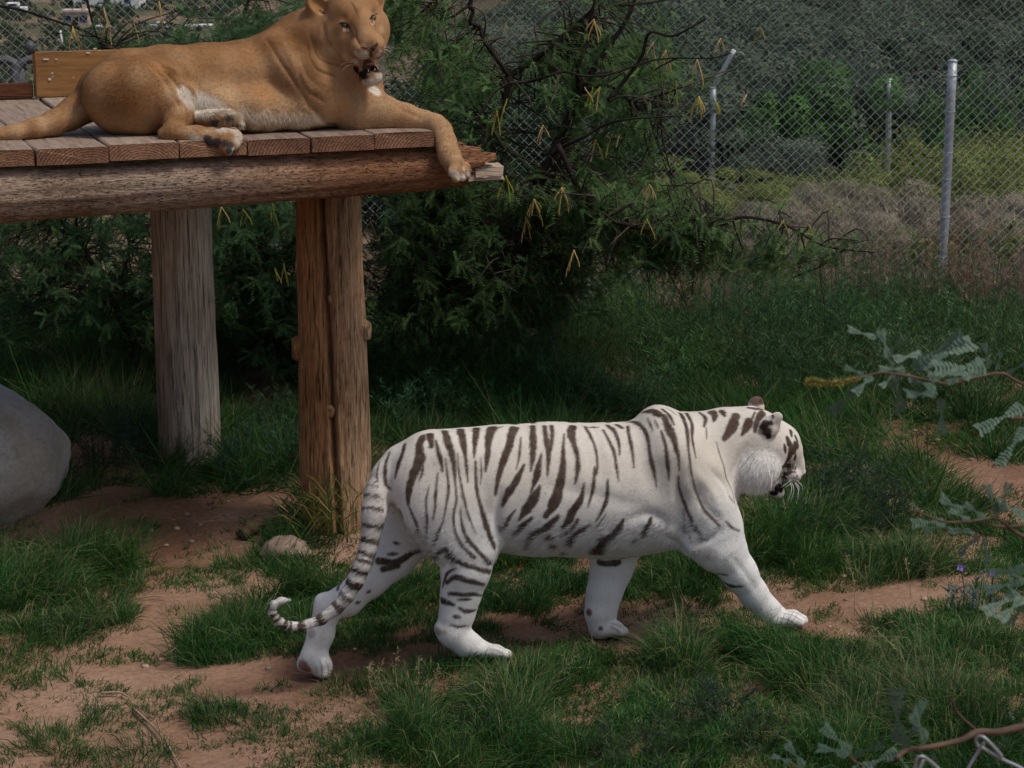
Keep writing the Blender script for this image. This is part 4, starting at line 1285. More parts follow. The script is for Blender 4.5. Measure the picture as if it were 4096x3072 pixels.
for s in (-1, 1):
    hseg((s * .045, -.02, .02), (s * .06, .02, -.02), .095, .088, .03)
    hseg((s * .070, .02, -.065), (s * .048, .075, -.115), .070, .052, .03)
    hseg((s * .048, .092, .062), (s * .070, .070, .050), .032, .030, .03)          # brow
    hseg((s * .031, .160, -.106), (s * .027, .180, -.122), .046, .040, .014)       # whisker pads
    hseg((s * .055, .090, -.020), (s * .056, .090, -.06), .040, .045, .03)
    hseg((s * .062, .130, .022), (s * .062, .134, .022), .0135, .0135, .012, True) # eye sockets
    hseg((s * .104, -.030, .062), (s * .132, -.034, .108), .050, .047, .014)       # ears
    hseg((s * .120, .014, .074), (s * .140, .008, .116), .033, .031, .009, True)
hseg((0, .070, .045), (0, .135, -.015), .062, .052, .03)
hseg((0, .130, -.015), (0, .186, -.076), .050, .036, .025)
hseg((-.016, .203, -.088), (.016, .203, -.088), .017, .017, .010)
hseg((0, .020, -.120), (0, .105, -.222), .066, .040, .02)
hseg((-.014, .128, -.236), (.014, .128, -.236), .033, .033, .015)
hseg((-.056, .150, -.184), (.056, .150, -.184), .018, .018, .008, True)             # open mouth
hseg((0, .200, -.186), (0, .10, -.184), .027, .020, .008, True)
hseg((-.002, .205, -.112), (.002, .212, -.140), .004, .004, .006, True)
lf.seg(lf.loc(D1(330, 330), .36), lf.loc(D1(430, 640), .34), .13, .125, .06, .9)
lf.seg(lf.loc(D1(560, 560), .34), lf.loc(D1(640, 760), .33), .11, .10, .06, .9)
lf.mesh(h=.006, smooth=2, disp=lambda X, n: .003 * (fbm(X, 8, 2, 15) - .5) * 2)
def _c(*q): return [C1(*p) for p in q]
sculpt(lf, [(_c((1150, 160), (1215, 270), (1290, 380), (1340, 470)), 16, .008), (_c((1338, 140), (1380, 240), (1490, 290)), 15, .005), (_c((1325, 200), (1370, 300), (1475, 340)), 15, .004), (_c((1300, 230), (1345, 340), (1435, 400)), 15, .004), (_c((1275, 260), (1320, 380), (1400, 440)), 15, .006),
            (_c((700, 300), (765, 365), (800, 455)), 18, .012), (_c((1350, 470), (1400, 530), (1450, 552)), 15, .012), (_c((630, 270), (700, 335), (740, 400)), 18, .006), (_c((1225, 190), (1290, 300), (1340, 400)), 24, -.008), (_c((500, 255), (600, 235), (680, 260)), 26, -.007),
            (_c((850, 300), (1000, 330), (1150, 340)), 40, .005), (_c((330, 440), (370, 500), (420, 550)), 18, .010), ([D1(*p) for p in ((870, 860), (1000, 950), (1150, 1010))], 14, .004), ([D1(*p) for p in ((300, 210), (330, 350), (450, 500))], 16, .010), ([D1(*p) for p in ((570, 240), (585, 330), (620, 400))], 9, .006)])
refine(lf, np.linalg.norm(lf.V - hc, axis=1) < .30)
W, L = lf.W, lf.V
# coat
tan = np.array([.315, .155, .062]); deep = np.array([.150, .062, .021]); pale = np.array([.47, .31, .175]); cream = np.array([.74, .67, .57])
nz = fbm(L, 4, 3, 3)
colr = tan + (deep - tan) * sstep(.45, .75, nz)[:, None] * .55 + (pale - tan) * sstep(.55, .3, nz)[:, None] * .35
grey = np.array([.35, .21, .115])
colr = colr + (grey - colr) * (.45 * fbm(L, 7, 2, 9))[:, None]
low = sstep(.20, .06, L[:, 2]) * sstep(-.15, .25, -lf.N[:, 1]) * sstep(-.2, .2, L[:, 0]) * sstep(1.1, .8, L[:, 0])
colr = colr + (pale * 1.1 - colr) * (low * .6)[:, None]
_nc = {}
def lnoise(nf):
    if nf not in _nc: _nc[nf] = vnoise(L, nf, 9)
    return _nc[nf]
_ledge = .75 + .5 * fbm(L, 30, 2, 5)
def lblob(px, rpx, c, a=1.0, soft=.6, sq=(1, 1, 1), nf=35):
    global colr
    P = lf.pick([px])[0]
    if np.isnan(P[0]): return
    r = rpx * proj(P)[2] / FPX
    d = np.linalg.norm((W - P) * np.asarray(sq), axis=1) * (1 + .35 * (lnoise(nf) - .5))
    colr = colr + (np.asarray(c) - colr) * (a * sstep(r * (1 + soft), r * (1 - soft), d))[:, None]
def lstroke(pts, w, c, a=1.0):
    global colr
    cv = paint(W, [lf.stroke(pts, w)], edge=_ledge) * a
    colr = colr + (np.asarray(c) - colr) * cv[:, None]
# darker and paler areas of the coat
for x, y, r, c, a in ((560, 400, 70, deep, .55), (500, 470, 60, deep, .4), (740, 310, 45, deep * .85, .8), (800, 330, 30, deep, .5), (1180, 190, 40, deep, .6), (1320, 200, 60, deep * .8, .75), (1350, 300, 50, deep * .85, .6), (1280, 150, 40, deep, .5), (1380, 420, 50, deep * .8, .5),
                   (880, 380, 60, pale, .4), (1000, 300, 80, grey * 1.1, .4), (420, 330, 60, grey * 1.1, .4), (330, 500, 40, pale * 1.1, .6), (200, 545, 40, pale * 1.15, .6), (80, 572, 40, pale * 1.1, .6),
                   (740, 400, 34, pale * 1.1, .6), (780, 470, 26, pale * 1.15, .6), (820, 580, 34, pale * 1.2, .7), (900, 575, 26, pale * 1.25, .7), (960, 410, 40, pale * 1.05, .5), (1100, 450, 50, pale, .5), (1250, 470, 60, pale * .95, .4),
                   (1420, 520, 40, pale, .4), (1560, 480, 40, grey * 1.15, .4), (1800, 490, 40, grey * 1.1, .4)):
    lblob(C1(x, y), r * CK, c, a, .75, nf=14)
for x, y, r in ((800, 400, 30), (815, 430, 40), (850, 440, 46), (890, 455, 44), (940, 460, 36), (860, 475, 44), (985, 475, 26), (1040, 490, 26), (1090, 505, 24), (1150, 515, 26), (1220, 515, 28), (1290, 510, 34), (1330, 525, 28), (1100, 530, 24), (1180, 540, 24), (1370, 530, 20)):
    lblob(C1(x, y), r * CK, cream if x < 1000 else cream * np.array([.95, .84, .70]), .85, .5, nf=22)
for x, y, r, c, a in ((600, 330, 46, pale, .35), (680, 290, 40, tan * 1.35, .5), (900, 240, 70, tan * .8, .45), (1060, 260, 60, tan * 1.25, .4), (760, 240, 50, grey, .5), (470, 300, 40, tan * 1.3, .5), (1000, 420, 60, pale * 1.1, .6), (1130, 400, 60, tan * 1.35, .5), (1240, 330, 60, tan * .85, .4), (1480, 470, 50, tan * 1.25, .5), (1640, 450, 40, pale * .9, .5), (1750, 500, 36, tan * 1.2, .5), (1880, 560, 30, pale * .9, .5)):
    lblob(C1(x, y), r * CK, c, a, .8, nf=11)
for x in range(820, 1400, 34):
    lblob(C1(x, 462 + (x - 820) * .11), 26 * CK, cream * np.array([1, .93, .84]), .7, .6, nf=22)
for x in range(660, 800, 22):                     # faint bars on the thigh
    lstroke([C1(x, 400 + (x % 37)), C1(x + 30, 445 + (x % 23)), C1(x + 40, 490)], [4, 10, 4], deep * 1.1, .4)
for q in (((1150, 165), (1215, 270), (1290, 380)), ((1340, 150), (1380, 250), (1480, 290)), ((1330, 200), (1360, 290), (1450, 330)), ((1300, 240), (1340, 340), (1420, 400))):  # neck folds: crease shade painted into the coat along the sculpted lines
    lstroke([C1(*p) for p in q], [6, 12, 5], deep * .55, .6)
# feet: pale toes, dark pads
for x, y, r in ((960, 560, 22), (1010, 560, 24), (1035, 600, 26), (1010, 660, 24), (860, 610, 20), (840, 600, 20), (1040, 520, 18), (1045, 555, 18), (900, 490, 16)):
    lblob(C1(x, y), r * CK, cream * .95, .7, .6)
pad = np.array([.060, .052, .050])
for x, y, r in ((900, 600, 20), (915, 618, 20), (940, 612, 18), (895, 620, 14), (975, 622, 15), (995, 628, 14), (990, 652, 15), (1010, 655, 10), (935, 632, 12),
                (918, 515, 14), (930, 530, 20), (945, 540, 16), (940, 512, 12), (975, 500, 14), (990, 499, 12), (1005, 525, 14), (1022, 528, 12), (1000, 553, 13), (1016, 556, 10)):
    lblob(C1(x, y), r * CK, pad, .97, .22)
for x, y, r in ((1400, 1480, 30), (1450, 1500, 34), (1490, 1520, 34), (1530, 1500, 30), (1540, 1460, 24), (1500, 1440, 22)):
    lblob(D1(x, y), r * DK, cream * .9, .75, .6)
for q in (((1470, 1370), (1480, 1430), (1465, 1490)), ((1500, 1390), (1545, 1450), (1545, 1500)), ((1410, 1460), (1440, 1490), (1450, 1500))):
    lstroke([D1(*p) for p in q], [3, 5, 4], deep * .6, .7)
# face
for x, y, r, c, a in ((560, 150, 60, deep, .45), (520, 140, 36, tan * 1.3, .6), (660, 100, 30, tan * 1.3, .5), (430, 260, 50, deep * 1.2, .35), (560, 330, 34, deep, .5), (640, 290, 40, grey * 1.25, .5), (600, 90, 30, deep, .4),
                   (330, 300, 60, grey * 1.25, .6), (400, 420, 50, pale, .6), (330, 420, 40, pale * .95, .5), (500, 500, 46, pale * 1.15, .7), (800, 250, 30, pale, .6), (480, 480, 36, pale * 1.1, .5)):
    lblob(D1(x, y), r * DK, c, a, .7, nf=18)
for x, y, r in ((590, 460, 34), (650, 470, 36), (690, 490, 26), (620, 510, 40), (570, 520, 30), (770, 470, 30), (790, 440, 24), (740, 490, 20), (800, 490, 18)):
    lblob(D1(x, y), r * DK, cream * .88, .85, .5)
for x, y, r in ((650, 700, 30), (700, 690, 38), (760, 660, 36), (790, 640, 26), (690, 720, 30), (740, 740, 36), (740, 690, 36), (735, 735, 54), (750, 780, 44), (720, 760, 40)):
    lblob(D1(x, y), r * DK, cream, .95, .4)
for x, y, r in ((485, 252, 18), (515, 258, 12), (740, 192, 13), (720, 205, 10)): lblob(D1(x, y), r * DK, cream, .75, .45)
for x, y, r in ((470, 212, 20), (500, 220, 22), (725, 158, 16), (748, 140, 16)): lblob(D1(x, y), r * DK, (.03, .018, .012), .9, .35)
def lstk(pts, w, c, a=1.0): lstroke([D1(*p) for p in pts], [x * DK for x in w], c, a)
blk = np.array([.014, .010, .010])
lstk([(435, 205), (475, 195), (515, 215), (530, 245)], [12, 22, 18, 14], blk); lstk([(700, 165), (730, 130), (762, 118)], [14, 22, 10], blk); lstk([(715, 165), (718, 195)], [12, 8], blk); lstk([(530, 245), (545, 275)], [12, 8], deep * .5, .8)
for x, y, r in ((590, 600, 40), (620, 640, 40), (650, 650, 30), (575, 590, 26), (655, 610, 34), (640, 640, 26), (720, 585, 40), (690, 590, 40), (760, 580, 34), (785, 575, 26), (790, 610, 14), (750, 610, 26), (660, 570, 22), (715, 550, 22), (770, 545, 16)):
    lblob(D1(x, y), r * DK, blk, .97, .28)
for q in (((640, 405), (690, 425), (712, 455)), ((765, 372), (745, 405), (718, 440)), ((712, 455), (715, 505))): lstk(q, [22, 26, 16], blk)
for x, y, r in ((685, 405, 18), (715, 400, 18), (735, 395, 14), (705, 420, 16)): lblob(D1(x, y), r * DK, (.13, .07, .065), .9, .35)
for i in range(4):
    for j in range(6):
        lstk([(565 + j * 18 + i * 5, 425 + i * 20 + j * 1), (572 + j * 18 + i * 5, 427 + i * 20)], [6, 6], deep * .5, .7)
        if j < 3: lstk([(760 + j * 18, 400 + i * 16), (765 + j * 18, 402 + i * 16)], [6, 6], deep * .5, .7)
lstk([(545, 20), (570, 60), (600, 130), (615, 160)], [10, 16, 10, 4], deep * .5, .8)
for x, y, r in ((290, 115, 22), (330, 150, 26)): lblob(D1(x, y), r * DK, pale * .9, .8, .5)
for x, y, r in ((300, 105, 15), (280, 90, 10)): lblob(D1(x, y), r * DK, deep * .4, .9, .5)
LM = attr_mat('lioness_coat', rough=.88, spec=.06, bscale=150, bstr=.35, bdist=.003, vary=.18)
LF = attr_mat('lioness_fur', rough=.85, spec=.06)
lio = empty('lioness', tuple(lio_o), 'tawny lioness lying on the plank platform with her mouth open', 'lioness')
mobj('body', W, lf.F, LM, lio, smooth=True, col=colr)
# hairs, longer on belly and chin
bell = np.zeros(len(L))
for x, y in ((830, 430), (880, 460), (940, 470), (1000, 490), (1080, 510), (1180, 525), (1290, 515)):
    P = lf.pick([C1(x, y)])[0]
    bell = np.maximum(bell, sstep(.10, .03, np.linalg.norm(W - P, axis=1)))
P = lf.pick([D1(720, 690)])[0]; chin = sstep(.07, .02, np.linalg.norm(W - P, axis=1))
hd = np.linalg.norm(L - hc, axis=1) < .27
leng = (.013 + .022 * bell + .012 * chin) * np.where(hd & (L[:, 2] > lf.loc(D1(600, 640), .2)[2]), .28, 1)
flow = np.zeros_like(L); flow[:, 0] = -1; flow[:, 2] = -.35; flow[bell > .3] = (.35, -.2, -1); flow[chin > .2] = (.2, -.3, -1)
arm = (L[:, 0] > lf.loc(D1(560, 1000), .3)[0]) & (L[:, 2] < .3); flow[arm] = (1, 0, -.3)
fv = fur_blades(W, lf.WN, lf.F, colr, 140000, leng, flow @ lf.M, width=.0036, lift=.24, weight=1 + 2.5 * bell + 2 * chin, seed=8, cj=(.66, 1.22))
fur_mesh('fur', *fv, LF, lio)
# eyes, tongue, teeth, whiskers
IRIS, nt, b = newmat('amber_eye')
ge = nt.nodes.new('ShaderNodeTexCoord'); gr = nt.nodes.new('ShaderNodeVectorMath'); gr.operation = 'LENGTH'
b.inputs['Base Color'].default_value = (.075, .040, .012, 1); b.inputs['Roughness'].default_value = .08; b.inputs['Specular IOR Level'].default_value = .6
for (x, y) in ((490, 216), (735, 150)):
    P = lf.pick([D1(x, y)])[0]
    mobj('eye', *ball(P + T_ * -.0085, .0125), IRIS, lio, smooth=True)
TONG = plain_mat('tongue', (.36, .13, .13), .45, .5, bscale=200, vary=.15)
P = lf.world(hp(.006, .140, -.182))
mb = MB(); V, F = ball((0, 0, 0), 1, 12, 8)
V = V * np.array([.021, .036, .009]); V = V @ HM; mb.add(V + P, F)
mb.build('tongue', TONG, lio, smooth=True)
TOO = plain_mat('tooth', (.7, .66, .55), .3, .5, vary=.05)
for sx in (-.012, .016):
    a = lf.world(hp(sx, .150, -.212)); mobj('tooth', *tube([a, a + HM.T @ np.array([0, .002, .012])], [.004, .0008], 6), TOO, lio)
mb = MB()
for (x0, y0, x1, y1) in ((560, 540, 460, 610), (565, 550, 470, 585), (560, 530, 440, 560), (825, 420, 885, 460), (825, 430, 880, 440), (822, 440, 870, 480), (825, 410, 880, 415)):
    a = lf.pick([D1(min(x0, 800), y0)])[0]; e = lf.world(lf.loc(D1(x1, y1), .16))
    if np.isnan(a[0]): continue
    mb.add(*tube(spline([a, (a + e) / 2 + np.array([0, -.01, .008]), e], 6), np.linspace(.0009, .0004, 6), 4))
tag(mb.build('whiskers', WM, lio), kind='stuff')
# ------------------------------------------------------------------ vegetation helpers
def unit(v): return v / (np.linalg.norm(v, axis=-1, keepdims=True) + 1e-9)
def blades(P, D, Ln, Wd, C, droop=.5, seed=1, side=None, simple=False):
    """thin curved blades: base P, direction D (unit), length, width, colour; 2 quads-as-tris each"""
    n = len(P); rng = np.random.default_rng(seed)
    az = rng.uniform(0, 2 * np.pi, n)
    S = unit(np.cross(D, np.stack([np.cos(az), np.sin(az), np.zeros(n)], 1) + 1e-4)) if side is None else side
    Ln, Wd = Ln[:, None], Wd[:, None]
    hz = unit(D * np.array([1, 1, 0]) + 1e-5)
    dr = droop * rng.uniform(.3, 1.4, (n, 1))
    mid = P + D * Ln * .55 + hz * Ln * .06 * dr
    tip = P + D * Ln * .92 + hz * Ln * .25 * dr + np.array([0, 0, -1.0]) * Ln * .28 * dr
    if simple:
        V = np.stack([P - S * Wd * .6, P + S * Wd * .6, tip], 1).reshape(-1, 3)
        return V, np.arange(n)[:, None] * 3 + np.array([[0, 1, 2]]), np.repeat(C, 3, 0)
    V = np.stack([P - S * Wd * .5, P + S * Wd * .5, mid + S * Wd * .42, mid - S * Wd * .42, tip], 1).reshape(-1, 3)
    k = np.arange(n)[:, None] * 5
    F = np.concatenate([k + [[0, 1, 2]], k + [[0, 2, 3]], k + [[3, 2, 4]]])
    return V, F, np.repeat(C, 5, 0)
def pickcol(rng, n, cols, p):
    c = np.asarray(cols)[rng.choice(len(cols), n, p=np.asarray(p) / sum(p))]
    return c * rng.uniform(.75, 1.25, (n, 1))
GRASS = attr_mat('grass_blade', rough=.55, spec=.22, trans=.32)
LEAF = attr_mat('leaf', rough=.6, spec=.15, trans=.38)
TWIG = plain_mat('twig_bark', (.060, .046, .036), .9, .1, bscale=60, vary=.35)
DRYM = attr_mat('dry_stem', rough=.8, spec=.1, trans=.15)

# ------------------------------------------------------------------ grass over everything that is not bare
def grass_field(n, ylo, yhi, hmul, wmul, seed, simple=False):
    rng = np.random.default_rng(seed)
    y = np.sqrt(rng.uniform(ylo ** 2, yhi ** 2, n)); x = y * rng.uniform(-.275, .275, n)
    P = np.stack([x, y], 1)
    b_ = bare(P)
    lush = sstep(-1.15, -.25, P[:, 0]) * sstep(8.75, 8.3, P[:, 1] - .05 * P[:, 0]) + sstep(9.1, 9.6, P[:, 1])
    den = fbm(P, 1.4, 3, 77) + .16 * np.clip(lush, 0, 1)
    fringe = fbm(P, 5, 2, 78)
    clump = fbm(P, 4.2, 2, 79)
    left = sstep(-.2, -1.6, P[:, 0]) * sstep(9.4, 8.9, P[:, 1])
    keep = (~b_ & (rng.random(n) < .22 + 1.35 * sstep(.30, .60, den - .10 * left)) & (clump + .25 * rng.random(n) > .40 + .14 * left - .13 * np.clip(lush, 0, 1))) | (b_ & (fringe > .60) & (rng.random(n) < .5))
    P, den, b_, clump = P[keep], den[keep], b_[keep], clump[keep]
    m = len(P)
    hb = (.050 + .10 * sstep(.42, .85, den) + .05 * sstep(9.5, 12, P[:, 1])) * (.45 + 1.5 * sstep(.38, .75, clump))
    hb = np.where(b_, .035, hb)
    tuft = np.repeat(np.arange(m), 9); k = len(tuft)
    Q = P[tuft] + rng.normal(0, .018, (k, 2))
    h = hb[tuft] * rng.uniform(.45, 1.45, k) * hmul
    az = rng.normal(0, 1.1, k) + 9 * fbm(Q, 1.6, 2, 81) + 6 * vnoise(Q, 7, 82); lean = np.abs(rng.normal(.50, .34, k))
    D = unit(np.stack([np.cos(az) * np.sin(lean), np.sin(az) * np.sin(lean), np.cos(lean)], 1))
    P3 = np.concatenate([Q, gz(Q[:, 0], Q[:, 1])[:, None] - .004], 1)
    patch = fbm(Q, 1.1, 2, 90); patch2 = fbm(Q, 3.5, 2, 91)
    cols = [(.038, .112, .026), (.054, .140, .032), (.080, .165, .040), (.030, .088, .038), (.20, .19, .065), (.38, .30, .16)]
    C = pickcol(rng, k, cols, [30, 30, 18, 16, 4, 2])
    dry = rng.random(k) < .20 * sstep(.50, .72, fbm(Q, 1.7, 2, 95)) + .015
    C[dry] = np.array([.38, .31, .18]) * rng.uniform(.6, 1.1, (dry.sum(), 1))
    h = np.where(dry, h * 1.25, h); wdt = wmul * rng.uniform(.6, 1.35, k); wdt[dry] *= .6
    yel = sstep(.48, .70, patch2)[:, None] * np.array([.03, .022, .0])
    C = (C + yel * rng.random((k, 1))) * (.50 + .56 * patch)[:, None] * np.array([.92, 1.08, .95])
    return blades(P3, D, h, wdt, C, 1.0, seed, None, simple)
parts = [grass_field(30000, 6.9, 10.2, 1.05, .0036, 1), grass_field(34000, 10.0, 15.9, 1.25, .0058, 2, True)]
V = np.concatenate([p[0] for p in parts]); C = np.concatenate([p[2] for p in parts])
F = np.concatenate([parts[0][1], parts[1][1] + len(parts[0][0])])
tag(mobj('grass', V, F, GRASS, col=C), 'short green grass in patches over the red dirt', 'grass', kind='stuff')

# tall straw-coloured stems with seed heads
def dry_stem(uv0, uv1, Y0=None, name='dry_grass_stem', label='', group=None, thick=.0016, seedhead=True, curve=.06, col=(.40, .31, .18)):
    a = ground_at(*disp(*uv0)); e = at_plane(*disp(*uv1), a, np.array([0, 1.0, 0]))
    rr = random.Random(int(uv0[0] * 7 + uv1[1]))
    m = (a + e) / 2 + np.array([rr.uniform(-curve, curve) * .5, rr.uniform(-.05, .05), .02])
    P = spline([a - np.array([0, 0, .02]), m, e], 9)
    mb = MB(); V, F = tube(P, np.linspace(thick, thick * .45, 9), 4); mb.add(V, F, np.tile(col, (len(V), 1)))
    if seedhead:
        for i in range(18):
            t = rr.uniform(.5, 1); p = P[int(t * 8)] + (P[min(8, int(t * 8) + 1)] - P[int(t * 8)]) * rr.random()
            d = np.array([rr.uniform(-1, 1), rr.uniform(-1, 1), rr.uniform(-.2, 1.0)]) * .02
            V, F = tube([p, p + d * .6, p + d], [.0006, .0011, .0004], 3); mb.add(V, F, np.tile(np.array(col) * 1.15, (len(V), 1)))
    o = mb.build(name, DRYM, None, a)
    return tag(o, label, 'grass stem', group)
for q in (((1846, 1330), (1826, 1195)), ((1985, 1310), (1925, 1340)), ((1970, 1290), (1955, 1205)), ((2000, 1330), (2012, 1200)), ((1870, 1430), (1760, 1330)), ((1990, 1480), (1880, 1350))):
    dry_stem(*q, label='thin straw-coloured grass stem with feathery seed head beside the path', group='straw grass stems along the path')
for q in (((1640, 1175), (1612, 1075)), ((1655, 1180), (1655, 1060)), ((1650, 1170), (1700, 1090)), ((1625, 1160), (1605, 1085)), ((1660, 1170), (1735, 1115)), ((1640, 1180), (1590, 1110))):
    dry_stem(*q, label='dry bent straw stem standing under the tiger\'s chin', group='straw stems under the chin')
for q in (((860, 1530), (830, 1420)), ((880, 1540), (905, 1420)), ((870, 1540), (860, 1400)), ((840, 1540), (800, 1430)), ((895, 1530), (945, 1440)), ((820, 1500), (790, 1440))):
    dry_stem(*q, label='dry straw stem in the grass below the hind paws', group='straw stems below the hind paws', curve=.12)

# ------------------------------------------------------------------ feathery green weeds
def weed(uv, h, ns, spread, cols, seed, name, label, cat, group, leaf=.035, lw=.0035, at=None, stemc=(.05, .08, .03), nl=34):
    rng = np.random.default_rng(seed)
    b0 = ground_at(*disp(*uv)) if at is None else np.asarray(at)
    o = empty(name, tuple(b0), label, cat, group)
    mb = MB(); LP, LD, LL, LC = [], [], [], []
    for i in range(ns):
        az = rng.uniform(0, 2 * np.pi); ln = abs(rng.normal(0, spread))
        d = np.array([np.cos(az) * np.sin(ln), np.sin(az) * np.sin(ln), np.cos(ln)])
        L_ = h * rng.uniform(.55, 1.1)
        s0_ = b0 + np.append(rng.normal(0, .22 * h, 2), 0); s0_[2] = float(gz(s0_[0], s0_[1]))
        P = spline([s0_, s0_ + d * L_ * .5, s0_ + d * L_ + np.array([d[0], d[1], -.5]) * L_ * .15], 7)
        V, F = tube(P, np.linspace(.003, .001, 7), 3, cap=False); mb.add(V, F, np.tile(stemc, (len(V), 1)))
        t = rng.uniform(.12, 1, nl)
        q = np.stack([np.interp(t, np.linspace(0, 1, 7), P[:, j]) for j in range(3)], 1)
        a2 = rng.uniform(0, 2 * np.pi, nl)
        LD.append(unit(np.stack([np.cos(a2), np.sin(a2), rng.uniform(.1, 1.1, nl)], 1) + d * .5)); LP.append(q); LL.append(leaf * rng.uniform(.5, 1.3, nl))
        LC.append(pickcol(rng, nl, cols, np.ones(len(cols))))
    mb.build('stem', DRYM, o)
    LP, LD, LL, LC = (np.concatenate(z) for z in (LP, LD, LL, LC))
    LC = LC * rng.uniform(.55, 1.35) * np.array([rng.uniform(.8, 1.35), 1, rng.uniform(.75, 1.3)])
    V, F, C = blades(LP, LD, LL, np.full(len(LL), lw * 1.15), LC, .5, seed, None, leaf < .1)
    tag(mobj('foliage', V, F, LEAF, o, col=C), kind='stuff')
    return o
GRN = [(.080, .180, .078), (.060, .140, .060), (.115, .220, .092)]
BLU = [(.055, .110, .065), (.075, .135, .080), (.042, .088, .050)]
for i, (x, y, h) in enumerate(((1380, 800, .45), (1450, 775, .5), (1530, 800, .55), (1600, 770, .5), (1680, 815, .6), (1760, 790, .6), (1840, 770, .6), (1930, 800, .65), (2020, 790, .65), (2110, 810, .7), (2190, 800, .7), (1300, 830, .4), (1230, 800, .4), (1480, 860, .35), (1700, 880, .4), (2080, 880, .4), (1960, 860, .4), (1340, 740, .5), (1410, 730, .5), (1570, 730, .5), (1640, 850, .4), (1830, 860, .4), (1740, 740, .5), (1180, 770, .4), (1120, 800, .4))):
    weed((x, y), h * 1.35, 34, .5, GRN, 100 + i, 'bushy_weed', 'bushy feathery green weed growing on the bank before the chain-link fence', 'weed', 'bushy weeds on the bank', .058, .0044)
for i, (x, y, h) in enumerate(((850, 860, .42), (930, 840, .45), (1010, 870, .38), (880, 930, .32), (1090, 850, .36), (960, 910, .3), (1160, 860, .36), (1240, 880, .34), (1320, 900, .34), (1400, 890, .32), (1040, 920, .3))):
    weed((x, y), h * 1.15, 36, .55, GRN, 140 + i, 'leafy_weed', 'low feathery weed growing behind the walking tiger beside the orange post', 'weed', 'leafy weeds behind the tiger', .045, .0045)
for i, (x, y, h) in enumerate(((560, 1000, .40), (520, 1030, .3), (620, 1010, .32), (290, 1000, .34), (240, 1010, .3), (600, 930, .3))):
    weed((x, y), h, 28, .65, BLU, 160 + i, 'thistle_weed', 'dark feathery weed growing at the foot of the pale post', 'weed', 'weeds around the pale post', .045, .0042)
for i, (x, y, h) in enumerate(((1760, 1110, .40), (1830, 1090, .45), (1880, 1120, .38), (1800, 1170, .3), (1700, 1150, .3), (1930, 1150, .3))):
    weed((x, y), h, 30, .6, BLU, 170 + i, 'sage_weed', 'bluish green weed growing in front of the tiger\'s face', 'weed', 'weeds before the tiger', .04, .0036)
for i, (x, y, h) in enumerate(((1480, 1600, .30), (1560, 1560, .28), (1320, 1640, .25), (1640, 1620, .26), (1420, 1660, .28))):
    weed((x, y), h * .8, 24, .75, BLU, 180 + i, 'tangled_weed', 'dark tangled weed in the grass below the tiger\'s belly', 'weed', 'tangled weeds below the tiger', .045, .0030)
for i, (x, y, h) in enumerate(((1400, 655, .40), (1460, 660, .45), (1550, 665, .4), (1700, 650, .5), (2040, 655, .6), (1440, 700, .40), (1500, 690, .45), (1830, 660, .6), (1900, 650, .65), (1760, 670, .5), (2120, 670, .6), (2190, 660, .5), (1620, 690, .4), (1960, 655, .5))):
    weed((x, y + (i * 37 % 23) - 8), h * (.7 + .6 * ((i * 7) % 5) / 4), 48, .5, [(.32, .255, .19), (.42, .34, .24), (.22, .18, .145)], 200 + i, 'dry_bush', 'dry straw-coloured bush against the foot of the chain-link fence', 'dry bush', 'dry bushes along the fence', .07, .0034, stemc=(.22, .17, .13))
weed((700, 1165), .30, 26, .30, [(.07, .13, .03), (.10, .16, .04), (.2, .17, .07)], 220, 'grass_clump', 'tall bright green grass clump at the foot of the orange post', 'grass clump', None, .20, .0045, nl=7)
weed((230, 1225), .09, 26, .6, [(.07, .13, .03), (.05, .11, .03)], 221, 'grass_clump', 'small green grass clump alone on the bare dirt', 'grass clump', None, .07, .0036, nl=6)
weed((660, 1150), .24, 16, .5, [(.05, .10, .03), (.07, .12, .04)], 222, 'grass_clump', 'dark grass clump between the rounded stone and the orange post', 'grass clump', None, .16, .004, nl=7)

# ------------------------------------------------------------------ nightshade with purple flowers
PURP = plain_mat('purple_petal', (.28, .20, .62), .6, vary=.15); YEL = plain_mat('anther', (.75, .45, .04), .5)
for i, (x, y, fx_, fy_, lab) in enumerate(((2080, 1330, 2075, 1224, 'taller silvery nightshade with a purple flower beside the path'), (2130, 1325, 2145, 1236, 'shorter silvery nightshade with a purple flower under the acacia twigs'))):
    o = weed((x, y), .22, 7, .35, [(.14, .18, .14), (.18, .22, .17)], 230 + i, 'nightshade_plant', lab, 'plant', None, .05, .010, nl=9)
    b0 = parent_origin(o); p = at_plane(*disp(fx_, fy_), b0, np.array([0, 1.0, 0]))
    P = spline([b0, (b0 + p) / 2 + [.01, 0, .01], p], 6)
    mobj('flower_stem', *tube(P, np.full(6, .0022), 4), TWIG, o)
    mb = MB()
    for q in range(5):
        t = 2 * math.pi * q / 5; d = np.array([math.cos(t), -.5, math.sin(t) * .9]); d /= np.linalg.norm(d); s_ = np.cross(d, [0, 1.0, 0]); s_ /= np.linalg.norm(s_)
        mb.add([p, p + d * .012 + s_ * .008, p + d * .024, p + d * .012 - s_ * .008], [[0, 1, 2, 3]])
    fl = mb.build('flower', PURP, o)
    mobj('anther', *tube([p, p + np.array([.002, -.012, .003])], [.004, .002], 6), YEL, fl)
